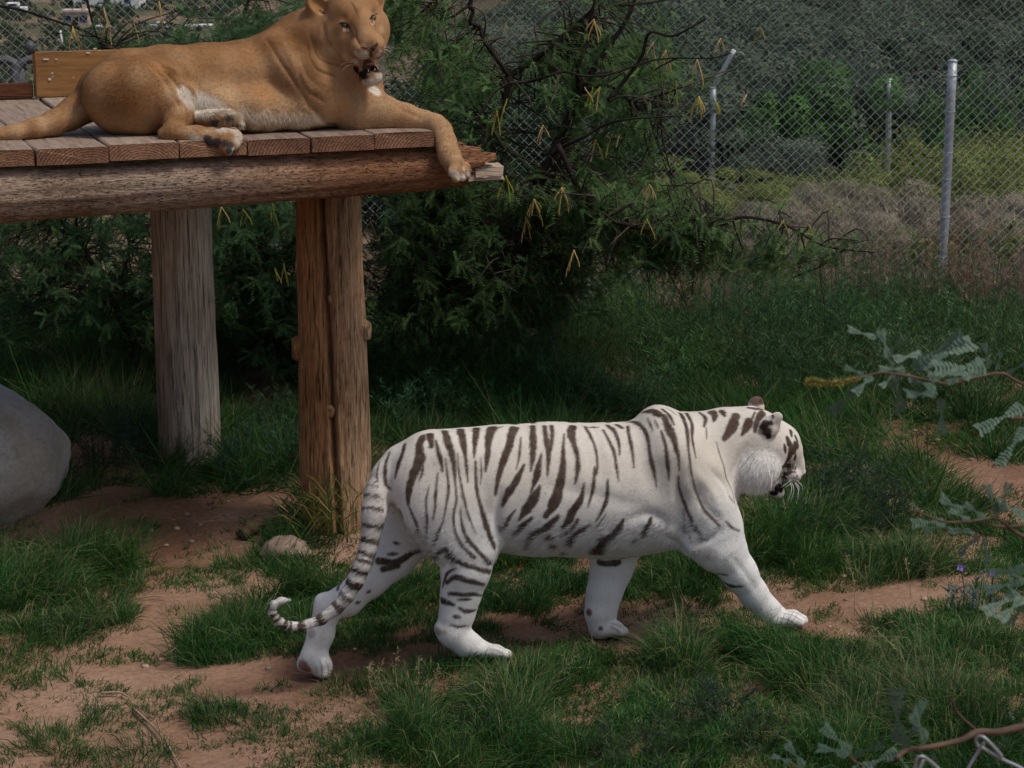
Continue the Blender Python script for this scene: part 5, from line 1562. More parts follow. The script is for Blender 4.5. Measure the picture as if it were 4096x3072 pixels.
# ------------------------------------------------------------------ mesquite trees: traced limbs, twigs with feathery leaves, hanging pods
BARK = plain_mat('mesquite_bark', (.026, .021, .018), .95, .08, bscale=45, bstr=.8, bdist=.01, vary=.4)
def frond_cloud(twigs, rng, nleaf, pinna, cols, lw=.0060, ll=.018, npair=8):
    """bipinnate leaves along each twig (k,3 arrays); one quad per leaflet"""
    Ps, Ts = [], []
    for P in twigs:
        t = rng.uniform(.08, 1, nleaf); k = np.linspace(0, 1, len(P))
        Ps.append(np.stack([np.interp(t, k, P[:, j]) for j in range(3)], 1))
        Ts.append(np.tile(unit(P[-1] - P[0]), (nleaf, 1)))
    P = np.concatenate(Ps); T = np.concatenate(Ts); n = len(P)
    R = unit(rng.normal(0, 1, (n, 3)) + T * .5 + np.array([0, 0, -.25]))
    C = pickcol(rng, n, cols, np.ones(len(cols)))
    out_b, out_d, out_s, out_c = [], [], [], []
    for sgn in (-1, 1):
        S = unit(np.cross(R, np.array([0, 0, 1.0]) + .3 * rng.normal(0, 1, (n, 3))))
        D = unit(R + sgn * S * .45)
        L_ = pinna * rng.uniform(.6, 1.2, n)
        Nn = unit(np.cross(D, S) + .35 * rng.normal(0, 1, (n, 3)))
        Sd = unit(np.cross(Nn, D))
        for i in range(npair):
            f = (i + .7) / npair
            b_ = P + D * (L_ * f)[:, None] + np.array([0, 0, -1.0]) * (L_ * f * f * .25)[:, None]
            for q in (-1, 1):
                out_b.append(b_); out_d.append(unit(Sd * q + D * .45)); out_s.append(D); out_c.append(C)
    Bb, Dd, Ss, Cc = (np.concatenate(z) for z in (out_b, out_d, out_s, out_c))
    m = len(Bb); l = ll * rng.uniform(.7, 1.2, (m, 1)); w = lw
    V = np.stack([Bb - Ss * w * .5, Bb + Ss * w * .5, Bb + Dd * l], 1).reshape(-1, 3)
    F = np.arange(m)[:, None] * 3 + np.array([[0, 1, 2]])
    nf = np.cross(Ss, Dd); fl = nf[:, 2] - .3 * nf[:, 1] < 0
    F[fl] = F[fl][:, ::-1]; nf[fl] *= -1
    nn = unit(unit(nf) * .55 + np.array([0, -.25, .65]) + rng.normal(0, .12, (m, 3)))
    return V, F, np.repeat(Cc, 3, 0), np.repeat(nn, 3, 0)
def E1(x, y): return (1500 + x / 1.3825, y / 1.3825)
def limb(pts, Y, w0, w1, jitter=.06, seed=0):
    rng = np.random.default_rng(seed)
    yy = Y + np.cumsum(rng.normal(0, jitter, len(pts)))
    P = np.array([at_y(u, v, y) for (u, v), y in zip(pts, yy)])
    return spline(P, max(8, 5 * len(pts))), w0, w1
def tree(name, label, base, limbs, regions, nspray, cols, seed, pods, group=None, boost=0.0, nleaf=14, pinna=.09, lw=.0062, ll=.016):
    rng = np.random.default_rng(seed)
    o = empty(name, tuple(base), label, 'tree', group)
    nodes = []
    for i, (P, w0, w1) in enumerate(limbs):
        mobj('trunk' if i == 0 else 'limb', *tube(P, np.linspace(w0, w1, len(P)), 8 if i == 0 else 6), BARK, o, smooth=True)
        nodes.append(P)
    nodes = np.concatenate(nodes)
    twigs, mb = [], MB()
    for poly, n, y0, y1 in regions:
        pp = np.array([disp(*q) for q in poly]); lo, hi = pp.min(0), pp.max(0)
        cand = rng.uniform(lo, hi, (n * 6, 2)); cand = cand[inpoly(cand, pp)]
        den = fbm(cand / 300, 1.0, 3, seed); cand = cand[rng.random(len(cand)) < sstep(.36, .54, den + boost)][:n]
        for u, v in cand:
            e = at_y(u, v, rng.uniform(y0, y1))
            j = np.argmin(np.linalg.norm(nodes - e, axis=1) + rng.uniform(0, .25, len(nodes)))
            a = nodes[j]; d = e - a; dist = np.linalg.norm(d)
            L_ = rng.uniform(.22, .42)
            d2 = unit(d / (dist + 1e-6) + rng.normal(0, .5, 3) + np.array([0, 0, .1]))
            s = e - d2 * L_
            P = spline([s, s + d2 * L_ * .5 + rng.normal(0, .015, 3), e + np.array([0, 0, -.04])], 6)
            twigs.append(P)
            mb.add(*tube(P, np.linspace(.0030, .0012, 6), 3, cap=False))
            if dist < 1.6 and rng.random() < .65:      # the branchlet that carries it
                m1 = a + (s - a) * .5 + rng.normal(0, .05, 3) + np.array([0, 0, .03])
                mb.add(*tube(spline([a, m1, s], 7), np.linspace(.0065, .003, 7), 4, cap=False))
    tag(mb.build('twigs', TWIG, o), kind='stuff')
    V, F, C, NN = frond_cloud(twigs, rng, nleaf, pinna, cols, lw, ll)
    tag(mobj('crown', V, F, LEAF, o, col=C, smooth=True, normals=NN), kind='stuff')
    for i, (uv, Y, n, dry) in enumerate(pods):
        p = at_y(*uv, Y); m2 = MB()
        for q in range(n):
            L_ = rng.uniform(.06, .17); dx = rng.uniform(-.022, .022); dy = rng.uniform(-.03, .03)
            sw = rng.uniform(0, .026) * np.sign(dx)
            tp = np.array([p, p + [dx * .35, dy * .4, -L_ * .16], p + [dx * .8 + sw * .5, dy, -L_ * .45], p + [dx * 1.1 + sw, dy, -L_ * .75], p + [dx * 1.3 + sw * 1.1, dy, -L_]])
            S_ = spline(tp, 12); rad = .0032 * (1 + .22 * np.sin(np.arange(12) * 2.6)) * np.r_[.35, np.ones(10), .4]
            c = (np.array([.52, .36, .15]) if rng.random() < dry else np.array([.30, .30, .05])) * rng.uniform(.8, 1.15)
            Vt, Ft = tube(S_, rad, 5); m2.add(Vt, Ft, np.tile(c, (len(Vt), 1)))
        m2.build('pod_cluster', DRYM, o, smooth=True)
    return o
MESQ = [(.070, .140, .044), (.092, .172, .054), (.125, .200, .068), (.060, .118, .054)]
YA = 12.35
limbsA = [limb([E1(690, 1560), E1(760, 1330), E1(860, 1100), E1(960, 900), E1(1030, 740), E1(1060, 670), E1(1130, 520), E1(1200, 400), E1(1290, 260), E1(1380, 130), E1(1430, 20), E1(1470, -120)], YA, .036, .008, .03, 1),
          limb([E1(250, 1520), E1(320, 1290), E1(420, 1180), E1(480, 1020), E1(560, 860), E1(680, 640), E1(740, 470), E1(755, 415), E1(880, 330), E1(1000, 240), E1(1100, 140), E1(1190, 65), E1(1290, -60)], YA + .3, .032, .009, .04, 2),
          limb([E1(1130, 520), E1(1120, 380), E1(1180, 220), E1(1195, 100), E1(1230, -60)], YA, .016, .007, .04, 3),
          limb([E1(740, 420), E1(640, 275), E1(600, 220), E1(580, 150), E1(525, 125), E1(545, 60), E1(520, 30), E1(560, -60)], YA + .2, .015, .011, .03, 4),
          limb([E1(520, 30), E1(410, 100), E1(360, 70), E1(340, 0), E1(330, -50)], YA + .2, .009, .006, .03, 5),
          limb([E1(740, 460), E1(850, 450), E1(960, 420), E1(1050, 395), E1(1150, 420), E1(1300, 410), E1(1480, 350), E1(1560, 330), E1(1700, 320), E1(1850, 322), E1(1970, 295)], YA - .3, .010, .004, .03, 6),
          limb([E1(1290, 560), E1(1430, 380), E1(1480, 300), E1(1520, 180), E1(1640, 200), E1(1750, 150), E1(1830, 100)], YA - .2, .013, .005, .04, 7),
          limb([E1(980, 860), E1(1040, 810), E1(1150, 760), E1(1250, 700), E1(1400, 660), E1(1700, 640)], YA - .3, .014, .004, .05, 8),
          limb([E1(1010, 800), E1(1200, 1150), E1(1530, 1275), E1(1750, 1260), E1(1900, 1240), E1(2050, 1200), (3150, 905), (3300, 985), (3500, 1010)], YA - .5, .018, .004, .03, 9),
          limb([E1(1130, 520), E1(1280, 470), E1(1430, 560), E1(1590, 520), E1(1700, 480)], YA + .1, .014, .005, .04, 10),
          limb([E1(1350, 30), E1(1480, 20), E1(1600, 0), E1(1800, -60)], YA, .008, .005, .03, 11)]
podsA = [(E1(*q), YA - .7 + .3 * (i % 3), n, d) for i, (q, n, d) in enumerate((((672, 610), 4, .1), ((730, 545), 2, .1), ((1205, 480), 4, .05), ((1245, 480), 2, .1), ((1160, 480), 1, 1), ((1780, 320), 4, .8), ((1790, 530), 7, .6), ((1870, 540), 5, .8), ((2055, 520), 2, 1), ((725, 970), 3, .1), ((880, 1100), 7, .6), ((835, 1200), 4, .8), ((1035, 1035), 5, .7), ((1520, 1020), 6, .6), ((1155, 1175), 4, .1), ((1505, 1210), 2, .2), ((1372, 1240), 2, .1), ((1240, 1325), 3, .9), ((1100, 1380), 4, .7), ((1475, 1350), 4, .2),
         ((1222, 770), 3, .2), ((1310, 740), 1, .1), ((1350, 750), 1, .1), ((1665, 450), 2, .1), ((1912, 210), 3, .9), ((2132, 150), 2, .4), ((1540, 235), 2, .9), ((1210, 105), 4, .9), ((930, 690), 3, .6), ((1610, 275), 3, .9), ((2260, 1215), 2, .8), ((2400, 1245), 3, .7)))]
treeA = tree('mesquite_tree', 'feathery green mesquite tree with hanging bean pods behind the log end', limbsA[0][0][0], limbsA,
             [([(790, -60), (830, 440), (800, 560), (840, 640), (1000, 690), (1280, 660), (1400, 560), (1490, 480), (1520, 330), (1470, 150), (1420, -60)], 940, 12.2, 14.0),
              ([(1180, 470), (1400, 560), (1600, 540), (1760, 510), (1700, 450), (1480, 380), (1250, 380)], 200, 11.9, 12.6),
              ([(820, 380), (800, 720), (960, 760), (1330, 690), (1390, 560), (1100, 400)], 380, 12.3, 14.0),
              ([(1440, 470), (1620, 460), (1780, 490), (1840, 560), (1700, 585), (1480, 560)], 80, 11.7, 12.2)], 0, MESQ, 21, podsA)
YB = 13.6
limbsB = [limb([disp(640, 830), disp(590, 700), disp(575, 560), disp(540, 440), disp(500, 250), disp(520, 60), disp(560, -60)], YB, .035, .008, .04, 31),
          limb([disp(590, 700), disp(500, 520), disp(420, 440), disp(300, 330), disp(180, 220)], YB + .3, .020, .006, .04, 32),
          limb([disp(300, 800), disp(240, 640), disp(150, 500), disp(60, 400), disp(-60, 300)], YB - .2, .026, .008, .04, 33),
          limb([disp(240, 640), disp(280, 540), disp(260, 420), disp(330, 220), disp(380, 80)], YB, .014, .006, .04, 34),
          limb([disp(-40, 10), disp(30, 18), disp(110, 42), disp(190, 70), disp(230, 95)], YB - .6, .010, .006, .02, 35),
          limb([disp(185, -20), disp(195, 30), disp(210, 80), disp(230, 120)], YB - .6, .008, .005, .02, 36),
          limb([disp(640, 560), disp(680, 470), disp(720, 440), disp(790, 330)], YB, .014, .006, .03, 37)]
def Z3(x, y): return (x / 3.16, y / 3.16)
podsB = [((x / 1.106, 700 + y / 1.106), YB - .9, n, d) for x, y, n, d in ((980, 140, 4, .7), (1075, 150, 2, .1), (1215, 410, 3, .7), (1255, 390, 3, .1), (1640, 200, 2, .8), (1315, 350, 2, .7), (1205, 125, 2, .2))] + \
        [(Z3(x, y), YB - .7, n, d) for x, y, n, d in ((920, 330, 5, 1), (1315, 90, 3, 1), (2010, 15, 4, 1), (1350, 280, 3, 1), (1690, 260, 2, .9))]
treeB = tree('mesquite_tree', 'mesquite tree with leaves coloured darker for shade that fill the space behind the platform posts', limbsB[0][0][0], limbsB,
             [([(-80, 400), (660, 400), (700, 640), (640, 800), (480, 780), (330, 680), (150, 700), (-80, 740)], 820, 12.7, 14.8),
              ([(440, 420), (860, 400), (900, 760), (660, 800), (500, 760)], 300, 12.9, 14.6),
              ([(150, 60), (330, 40), (420, -40), (760, -40), (700, 110), (560, 140), (330, 150)], 110, 12.6, 13.6)], 0, [(.046, .105, .042), (.058, .125, .050), (.076, .145, .056)], 22, podsB, boost=.10)  # leaf colours darkened to carry the shade behind the posts
# ------------------------------------------------------------------ chain-link fence behind the enclosure
GALV = plain_mat('galvanised_wire', (.48, .51, .54), .5, .5, .3, vary=.15, vscale=9)
PIPE = plain_mat('galvanised_pipe', (.40, .43, .47), .5, .5, .35, vary=.15, vscale=7, bscale=40, bdist=.001)
WARM = plain_mat('pale_steel', (.62, .64, .66), .45, .5, .1, vary=.08)
FY = 15.7
def mesh_wires(x0, x1, prof, w=.0355, r=.0022, seed=2):
    """zigzag wires that hook into each other; prof(z) gives the depth offset of the sheet at height z"""
    zs = np.arange(prof[0], prof[1], w); n = int((x1 - x0) / w)
    rng = np.random.default_rng(seed)
    A_, B_ = [], []
    i = np.arange(n)[:, None]; j = np.arange(len(zs))[None]
    x = x0 + (i + ((j + i) % 2)) * w + .0 * j
    z = np.broadcast_to(zs[None], x.shape).copy()
    y = FY + prof[2](z) + ((j % 2) * 2 - 1) * .0028 + .03 * np.sin(x * 1.7) + .02 * np.sin(z * 2.2 + x)
    P = np.stack([x, y, z + gz(x, np.full_like(x, FY)) * 0], -1)
    a, b2 = P[:, :-1].reshape(-1, 3), P[:, 1:].reshape(-1, 3)
    d = unit(b2 - a); u = unit(np.cross(d, np.array([0, 1.0, 0]))); v = np.cross(d, u)
    V = []
    for e in (a - d * r * .5, b2 + d * r * .5):
        for k in range(3):
            t = 2 * np.pi * k / 3
            V.append(e + r * (np.cos(t) * u + np.sin(t) * v))
    V = np.stack(V, 1).reshape(-1, 3)
    k = np.arange(len(a))[:, None] * 6
    F = np.concatenate([k + [[0, 1, 4, 3]], k + [[1, 2, 5, 4]], k + [[2, 0, 3, 5]]])
    return V, F
fence = empty('chain_link_fence', (0, FY, 0), 'tall galvanised chain-link fence behind the mesquite trees', 'fence')
V, F = mesh_wires(-5.2, 4.6, (-.05, 2.75, lambda z: -.42 * np.maximum(z - 1.75, 0)))
tag(mobj('wire_mesh', V, F, GALV, fence), kind='stuff')
def pipe(p0, p1, r, name, parent, mat=PIPE, cap=True):
    o = mobj(name, *tube(np.linspace(p0, p1, 8), np.full(8, r), 16), mat, parent, smooth=True)
    return o
def fpost(ut, vt, ub, vb, Y, r, parent, capped=True):
    b_ = at_y(*disp(ub, vb), Y); t_ = at_y(*disp(ut, vt), Y)
    d = (t_ - b_) / (t_[2] - b_[2]); b_ = b_ + d * (float(gz(b_[0], Y)) - .05 - b_[2])
    o = pipe(b_, t_, r, 'post', parent)
    V, F = ball(t_, r * 1.1, 14, 8, (1, 1, .45)); mobj('post_cap', V, F, PIPE, o, smooth=True)
    return o, b_, t_
po, pb, pt = fpost(2058, 132, 2034, 610, FY + .09, .034, fence)
for v in (160, 235, 320, 375, 455, 540):               # tie wires
    f = (v - 132) / (610 - 132); c = pt + (pb - pt) * f * .98
    th = np.linspace(0, 2 * np.pi, 14)
    P = np.stack([c[0] + .037 * np.cos(th), c[1] + .037 * np.sin(th) - .0, c[2] + .004 * np.sin(th)], 1)
    mobj('tie_wire', *tube(P, np.full(14, .0035), 5), GALV, po)
for X in (-4.3, -1.75, .55):
    b_ = np.array([X, FY + .09, -.05]); pipe(b_, b_ + [0, 0, 1.9], .034, 'post', fence)
# older fence line further out
for i, (ut, vt, ub, vb, lab) in enumerate(((1921, 172, 1916, 425, 'plain capped steel post standing alone beyond the chain-link fence'), (1541, 190, 1536, 440, 'steel post with a slanting barbed-wire arm beyond the chain-link fence'))):
    Y = 21.4
    b_ = at_y(*disp(ub, vb), Y); o = empty('steel_post', (float(b_[0]), Y, float(gz(b_[0], Y))), lab, 'fence post')
    fpost(ut, vt, ub, vb, Y, .030, o)
    if i == 1:
        a = at_y(*disp(1542, 188), Y); e = at_y(*disp(1586, 108), Y - .1)
        pipe(a, e, .022, 'barb_arm', o, WARM)

# ------------------------------------------------------------------ shrubs on the slope beyond
def shrub_mesh(seed, n, leaf, cols, wr=.24, up=0.0):
    rng = np.random.default_rng(seed)
    nb = 34
    cen = rng.normal(0, .33, (nb, 3)) * [1, 1, .8] + [0, 0, .52]; cen[:, 2] = np.clip(cen[:, 2], .15, .95); rad = rng.uniform(.09, .24, nb)
    c = rng.integers(0, nb, n)
    d = unit(rng.normal(0, 1, (n, 3)))
    P = cen[c] + d * (rad[c] * rng.uniform(.55, 1.08, n) ** .5)[:, None]
    P[:, 2] = np.maximum(P[:, 2], .01)
    nn = unit(d + .55 * unit(P - [0, 0, .30]) + rng.normal(0, .38, (n, 3)))
    D = rng.normal(0, 1, (n, 3)) + [0, 0, .5 + up]; D = unit(D - nn * (D * nn).sum(1, keepdims=True)); S = np.cross(D, nn)
    l = leaf * rng.uniform(.6, 1.5, (n, 1))
    V = np.stack([P - S * l * wr, P + S * l * wr, P + D * l], 1).reshape(-1, 3)
    F = np.arange(n)[:, None] * 3 + np.array([[0, 1, 2]])
    C = pickcol(rng, n, cols, np.ones(len(cols)))
    br = (.8 + .5 * rng.random(nb))[c]
    C = C.mean(0) + (C - C.mean(0)) * .7
    me = meshdata('shrub_foliage', V, F, LEAF, smooth=True, col=np.repeat(C * br[:, None], 3, 0), normals=np.repeat(nn, 3, 0))
    mb = MB()
    for i in range(9):
        e = cen[rng.integers(0, nb)]
        mb.add(*tube(spline([[rng.normal(0, .03), rng.normal(0, .03), -.05], e * [.4, .4, .5], e], 6), np.linspace(.018, .006, 6), 4, cap=False))
    Vs, Fs, _ = mb.data()
    return me, meshdata('shrub_stems', Vs, Fs, TWIG)
KINDS = {
    'grey': ('creosote_shrub', 'large grey-green desert shrub on the slope beyond the fence', 'grey-green shrubs beyond the fence', [(.085, .125, .080), (.11, .155, .10), (.065, .095, .06), (.145, .155, .11)]),
    'dark': ('juniper_shrub', 'dark green dense shrub on the slope beyond the fence', 'dark green shrubs beyond the fence', [(.022, .045, .020), (.030, .060, .026), (.018, .035, .018)]),
    'bright': ('leafy_shrub', 'bright green leafy shrub close behind the chain-link fence', 'bright green shrubs behind the fence', [(.07, .165, .032), (.09, .20, .04), (.055, .125, .03)]),
    'yellow': ('broom_shrub', 'low yellow-green shrub at the back of the chain-link fence', 'yellow-green low shrubs behind the fence', [(.16, .22, .04), (.20, .25, .05), (.12, .18, .04), (.26, .23, .09)]),
}
KINDS['straw'] = ('straw_bush', 'low straw-coloured bush on bare soil just outside the chain-link fence', 'straw bushes outside the fence', [(.30, .25, .19), (.40, .34, .25), (.22, .19, .15), (.20, .20, .10)])
PROTO = {}
for k, (nm, lab, grp, cols) in KINDS.items():
    PROTO[k] = [shrub_mesh(300 + 7 * len(k) + i, 8500, {'grey': .034, 'dark': .04, 'bright': .05, 'yellow': .045, 'straw': .11}[k], cols, {'straw': .035, 'yellow': .14}.get(k, .26), {'straw': 3.0, 'yellow': 1.2}.get(k, 0)) for i in range(3)]
def shrub(k, x, y, w, h, seed, lab2=None, grp2=None):
    nm, lab, grp, _ = KINDS[k]
    lab, grp = lab2 or lab, grp2 or grp
    o = empty(nm, (x, y, float(gz(x, y)) - .03), lab, 'shrub', grp)
    rr = random.Random(seed); o.rotation_euler = (0, 0, rr.uniform(0, 6.28)); o.scale = (w, w, h)
    a, b2 = PROTO[k][seed % 3]
    f = link(bpy.data.objects.new('foliage', a), o); f['kind'] = 'stuff'
    st = link(bpy.data.objects.new('stems', b2), o); st['kind'] = 'stuff'
GL = (('grey-green desert shrub just behind the bright green shrubs beyond the fence', 'nearer grey-green shrubs'), ('large grey-green desert shrub among the dark shrubs on the slope', 'grey-green shrubs on the slope'), ('small-looking grey shrub high on the far slope beyond the dark shrubs', 'grey shrubs high on the slope'))
rs = random.Random(17); sd_ = 0
def at_disp_y(x, Y): return (x - 1106) / 4640 * Y * 1.0
for k, lst in (('yellow', [(1340, 18.2, .9, .5), (1420, 17.6, .8, .5), (1600, 18.6, .9, .5), (1700, 18.0, .9, .5), (1790, 18.8, 1.0, .45), (1990, 19.0, 1.1, .55), (2080, 18.2, 1.0, .7), (2160, 19.2, 1.2, .75), (2240, 18.4, 1.1, .7), (2120, 20.2, 1.2, .7), (1260, 19, 1.0, .5), (1560, 16.6, .6, .35), (1730, 17.3, .8, .45), (1960, 16.5, .7, .35), (2130, 16.6, .8, .4), (2200, 17.6, .9, .55), (1660, 17.2, .7, .4), (1440, 20, 1, .5)]),
               ('bright', [(1760, 22.0, 1.1, 1.15), (1830, 22.8, .9, .8), (2100, 20.8, .8, 1.15), (2180, 21.4, .8, 1.0), (1980, 22.2, 1.0, .6)]),
               ('straw', [(1380, 16.9, .7, .4), (1470, 17.3, .8, .45), (1690, 16.8, .8, .45), (1770, 17.2, .8, .55), (1850, 16.7, .8, .5), (1930, 17.1, .9, .55), (2010, 16.8, .8, .5), (2170, 16.8, .9, .5), (2240, 17.3, .9, .5), (1540, 16.7, .7, .35)]),
               ('dark', [(1700, 24.5, 1.1, 1.1), (1660, 25, 1.2, 1.0), (2190, 20.2, .8, .6), (2060, 24.0, 1.3, 1.3), (1990, 33, 2.2, 1.7), (1800, 36, 2.4, 1.8), (1880, 37, 2.4, 1.9), (1700, 40, 2.4, 1.8), (1320, 26, 1.6, 1.2), (1420, 30, 1.8, 1.4), (1150, 24, 1.8, 1.1), (1010, 22, 1.5, 1.1), (900, 21, 1.4, 1.1), (2050, 38, 2.0, 1.8), (780, 20, 1.4, 1.0)])):
    for (x, Y, w, h) in lst:
        sd_ += 1; shrub(k, at_disp_y(x, Y), Y, w, h, sd_)
for (x, Y, w, h) in ((1560, 22.6, 1.4, 1.2), (1890, 22.6, 1.3, 1.2), (2020, 22.4, 1.3, 1.3), (2230, 21.0, 1.2, 1.2), (1700, 20.6, .9, .7), (2150, 23.4, 1.4, 1.3)):
    sd_ += 1; shrub('grey', at_disp_y(x, Y), Y, w, h, sd_, 'rounded grey-green shrub beside the bright green shrubs beyond the fence', 'rounded grey-green shrubs')
for Y, n in ((23.0, 9), (25.5, 11), (28.5, 12), (32, 12), (36.5, 12), (42, 12), (49, 11), (57, 10)):
    for i in range(n):
        x = 1180 + (2330 - 1180) * (i + rs.uniform(.1, .9)) / n
        sd_ += 1; s_ = rs.uniform(.85, 1.2) * (1 + (Y - 23) * .035)
        shrub('grey', at_disp_y(x, Y), Y + rs.uniform(-1, 1), 1.5 * s_, 1.15 * s_, sd_, *(GL[0] if Y < 27 else GL[1] if Y < 40 else GL[2]))

# ------------------------------------------------------------------ valley on the left: scrub, road rail, house, trucks
def vp(x, y):                                         # a place on the valley floor
    return at_z(*disp(x, y), -28.0)
rng = np.random.default_rng(5)
n = 420
U = np.stack([rng.uniform(-30, 1000, n), rng.uniform(0, 260, n) ** 1.0], 1)
MBV, MBC = [], []
tmesh = np.unique(np.round(U, 1), axis=0)
Vs, Cs = [], []
for (x, y) in tmesh:
    p = vp(x, y + 6); s_ = rng.uniform(1.2, 3.0) * (1 + .2 * rng.random())
    m = 46
    d = unit(rng.normal(0, 1, (m, 3))); d[:, 2] = np.abs(d[:, 2])
    q = p + d * s_ * rng.uniform(.6, 1.0, (m, 1)) * [1, 1, .75]
    D = unit(d + rng.normal(0, .7, (m, 3))); S = unit(np.cross(D, rng.normal(0, 1, (m, 3)))); l = s_ * .42
    Vs.append(np.stack([q - S * l * .4, q + S * l * .4, q + D * l], 1).reshape(-1, 3))
    Cs.append(np.repeat(pickcol(rng, m, [(.05, .075, .04), (.07, .10, .05), (.09, .10, .06)], [1, 1, 1]), 3, 0))
Vs, Cs = np.concatenate(Vs), np.concatenate(Cs)
tag(mobj('valley_scrub', Vs, np.arange(len(Vs)).reshape(-1, 3), LEAF, col=Cs), 'scrub and trees scattered over the valley floor far behind the fence', 'scrub', kind='stuff')
WALLW = plain_mat('white_wall', (.72, .72, .70), .8, vary=.06); ROOFM = plain_mat('pale_roof', (.5, .42, .36), .8); DARKG = plain_mat('dark_glass', (.03, .05, .09), .2, .5)
WPAINT = plain_mat('white_paint', (.75, .76, .78), .35, .5, vary=.05); TYRE = plain_mat('rubber', (.02, .02, .02), .85, vary=.3); TANW = plain_mat('tan_wall', (.52, .40, .30), .85)
def vbox(c, sx, sy, sz, rot, mat, name, parent, bev=.04, off=(0, 0, 0)):
    me = bpy.data.meshes.new(name); bm = bmesh.new(); bmesh.ops.create_cube(bm, size=1)
    bmesh.ops.scale(bm, vec=(sx, sy, sz), verts=bm.verts); bmesh.ops.bevel(bm, geom=bm.edges[:], offset=bev, segments=1, affect='EDGES')
    bm.to_mesh(me); bm.free(); me.materials.append(mat)
    o = link(bpy.data.objects.new(name, me), parent); o.location = (off[0], off[1], off[2] + sz / 2)
    return o
def house(px, w, d, h, mat, label):
    p = vp(*px); o = empty('house', tuple(p), label, 'house')
    vbox(p, w, d, h, 0, mat, 'wall', o)
    r = vbox(p, w + .8, d + .8, .5, 0, ROOFM, 'roof', o, off=(0, 0, h + .01)); vbox(p, .8, .8, .9, 0, mat, 'chimney', r, off=(w * .3, 0, .25))
    for i, x in enumerate(np.linspace(-w * .32, w * .32, 3)):
        if i == 1:
            vbox(p, 1.1, .1, 2.1, 0, TYRE, 'door', o, .01, (x, -d / 2 - .02, .01))
        else:
            wn_ = vbox(p, 1.5, .12, 1.3, 0, DARKG, 'window', o, .01, (x, -d / 2 - .02, 1.1))
house((238, 16), 15, 9, 4.5, WALLW, 'white flat-roofed house in the valley behind the lioness')
house((160, 3), 22, 9, 4, TANW, 'long tan house at the valley edge above the ochre board')
house((390, -2), 18, 9, 4, WALLW, 'pale house far behind the lioness\'s back')
house((168, 118 - 60), 5, 4, 3, TANW, 'small tan shed in the valley scrub above the ochre board')
def truck(px, label, rot, s=1.0, body=WPAINT):
    p = vp(*px); o = empty('pickup_truck', tuple(p), label, 'truck'); o.rotation_euler = (0, 0, rot); o.scale = (s, s, s)
    vbox(p, 5.4, 1.9, .75, 0, body, 'body', o, .12, (0, 0, .45)); c = vbox(p, 2.2, 1.75, .75, 0, body, 'cab', o, .2, (.3, 0, 1.19))
    vbox(p, 1.5, 1.79, .45, 0, DARKG, 'side_window', o, .05, (.3, 0, 1.32)); vbox(p, 1.9, 1.6, .3, 0, TYRE, 'bed', o, .03, (-1.6, 0, 1.0))
    for x in (-1.7, 1.75):
        for y in (-.9, .9):
            V, F = tube([(x, y - .13, .38), (x, y + .13, .38)], [.38, .38], 14); w_ = mobj('wheel', V, F, TYRE, None); w_.parent = o
truck((25, 30), 'white pickup truck parked in the valley above the low rail', .1, 1.3)
truck((222, 64), 'small white pickup truck among the scrub beyond the ochre board', .4, .8)
truck((345, 62), 'white pickup truck half hidden by scrub behind the lioness\'s haunch', -.2, .7)
rail = empty('guard_rail', tuple(vp(480, 66)), 'long white guard rail along the valley road behind the lioness', 'guard rail')
a, e = vp(400, 68), vp(680, 60)
mobj('beam', *tube(np.linspace(a, e, 6) + [0, 0, 1.0], np.full(6, .42), 6), WPAINT, rail)
for t in np.linspace(.02, .98, 14):
    q = a + (e - a) * t; mobj('post', *tube([q, q + [0, 0, 1.0]], [.12, .12], 6), PIPE, rail)
for i, (x, y, l_) in enumerate(((137, 110, 44), (245, 108, 22), (700, 30, 24), (540, 55, 22), (960, 40, 25))):
    p = vp(x, y); k = proj(p)[2] / FPX * 1.85; mobj_ = mobj('utility_pole', *tube([p, p + [-.1 * l_ * k * 1, 0, l_ * k]], [.22, .16], 8), WPAINT, None, p)
    tag(mobj_, 'thin pale pole standing in the valley scrub', 'pole', 'poles in the valley')

# half-buried tyres behind the deck, seen through the mesh
def tyre(px, rpx, label, Y, lean):
    c = at_y(*disp(*px), Y); R = rpx * Y / 4640; o = empty('half_buried_tyre', (float(c[0]), Y, float(gz(c[0], Y))), label, 'tyre')
    th = np.linspace(0, np.pi, 28)
    P = np.stack([c[0] + R * np.cos(th), np.full(28, Y) + lean * np.sin(th), c[2] + R * np.sin(th)], 1)
    P = np.concatenate([[[P[0, 0], Y, 0 + gz(c[0], Y)]], P, [[P[-1, 0], Y, gz(c[0], Y)]]])
    mobj('tread', *tube(P, np.full(30, R * .24), 10), TYREG, o, smooth=True)
    mobj('rim', *tube(P * [1, 1, 1] + [0, -R * .16, 0], np.full(30, R * .14), 8), TYREG, o, smooth=True)
TYREG = plain_mat('old_rubber', (.085, .085, .09), .85, vary=.3, vscale=30, bscale=80)
tyre((70, 168), 38, 'grey half-buried tyre forming an arch behind the low rail', 16.6, .05)
tyre((4, 172), 40, 'black half-buried tyre beside the arched one', 17.0, .1)
p = at_plane(*disp(58, 96), deck(0, tb + .05), EYP); e = at_plane(*disp(76, 110), deck(0, tb + .03), EYP)
noz = empty('pipe_nozzle', tuple(e), 'small dark grey pipe nozzle on the corner of the ochre board', 'pipe')
mobj('pipe', *tube([e, (p + e) / 2, p], [.018, .030, .032], 12), plain_mat('dark_plastic', (.07, .08, .09), .5), noz, smooth=True)
mobj('collar', *tube([e + (p - e) * .25, e + (p - e) * .4], [.036, .036], 12), TYREG, noz)
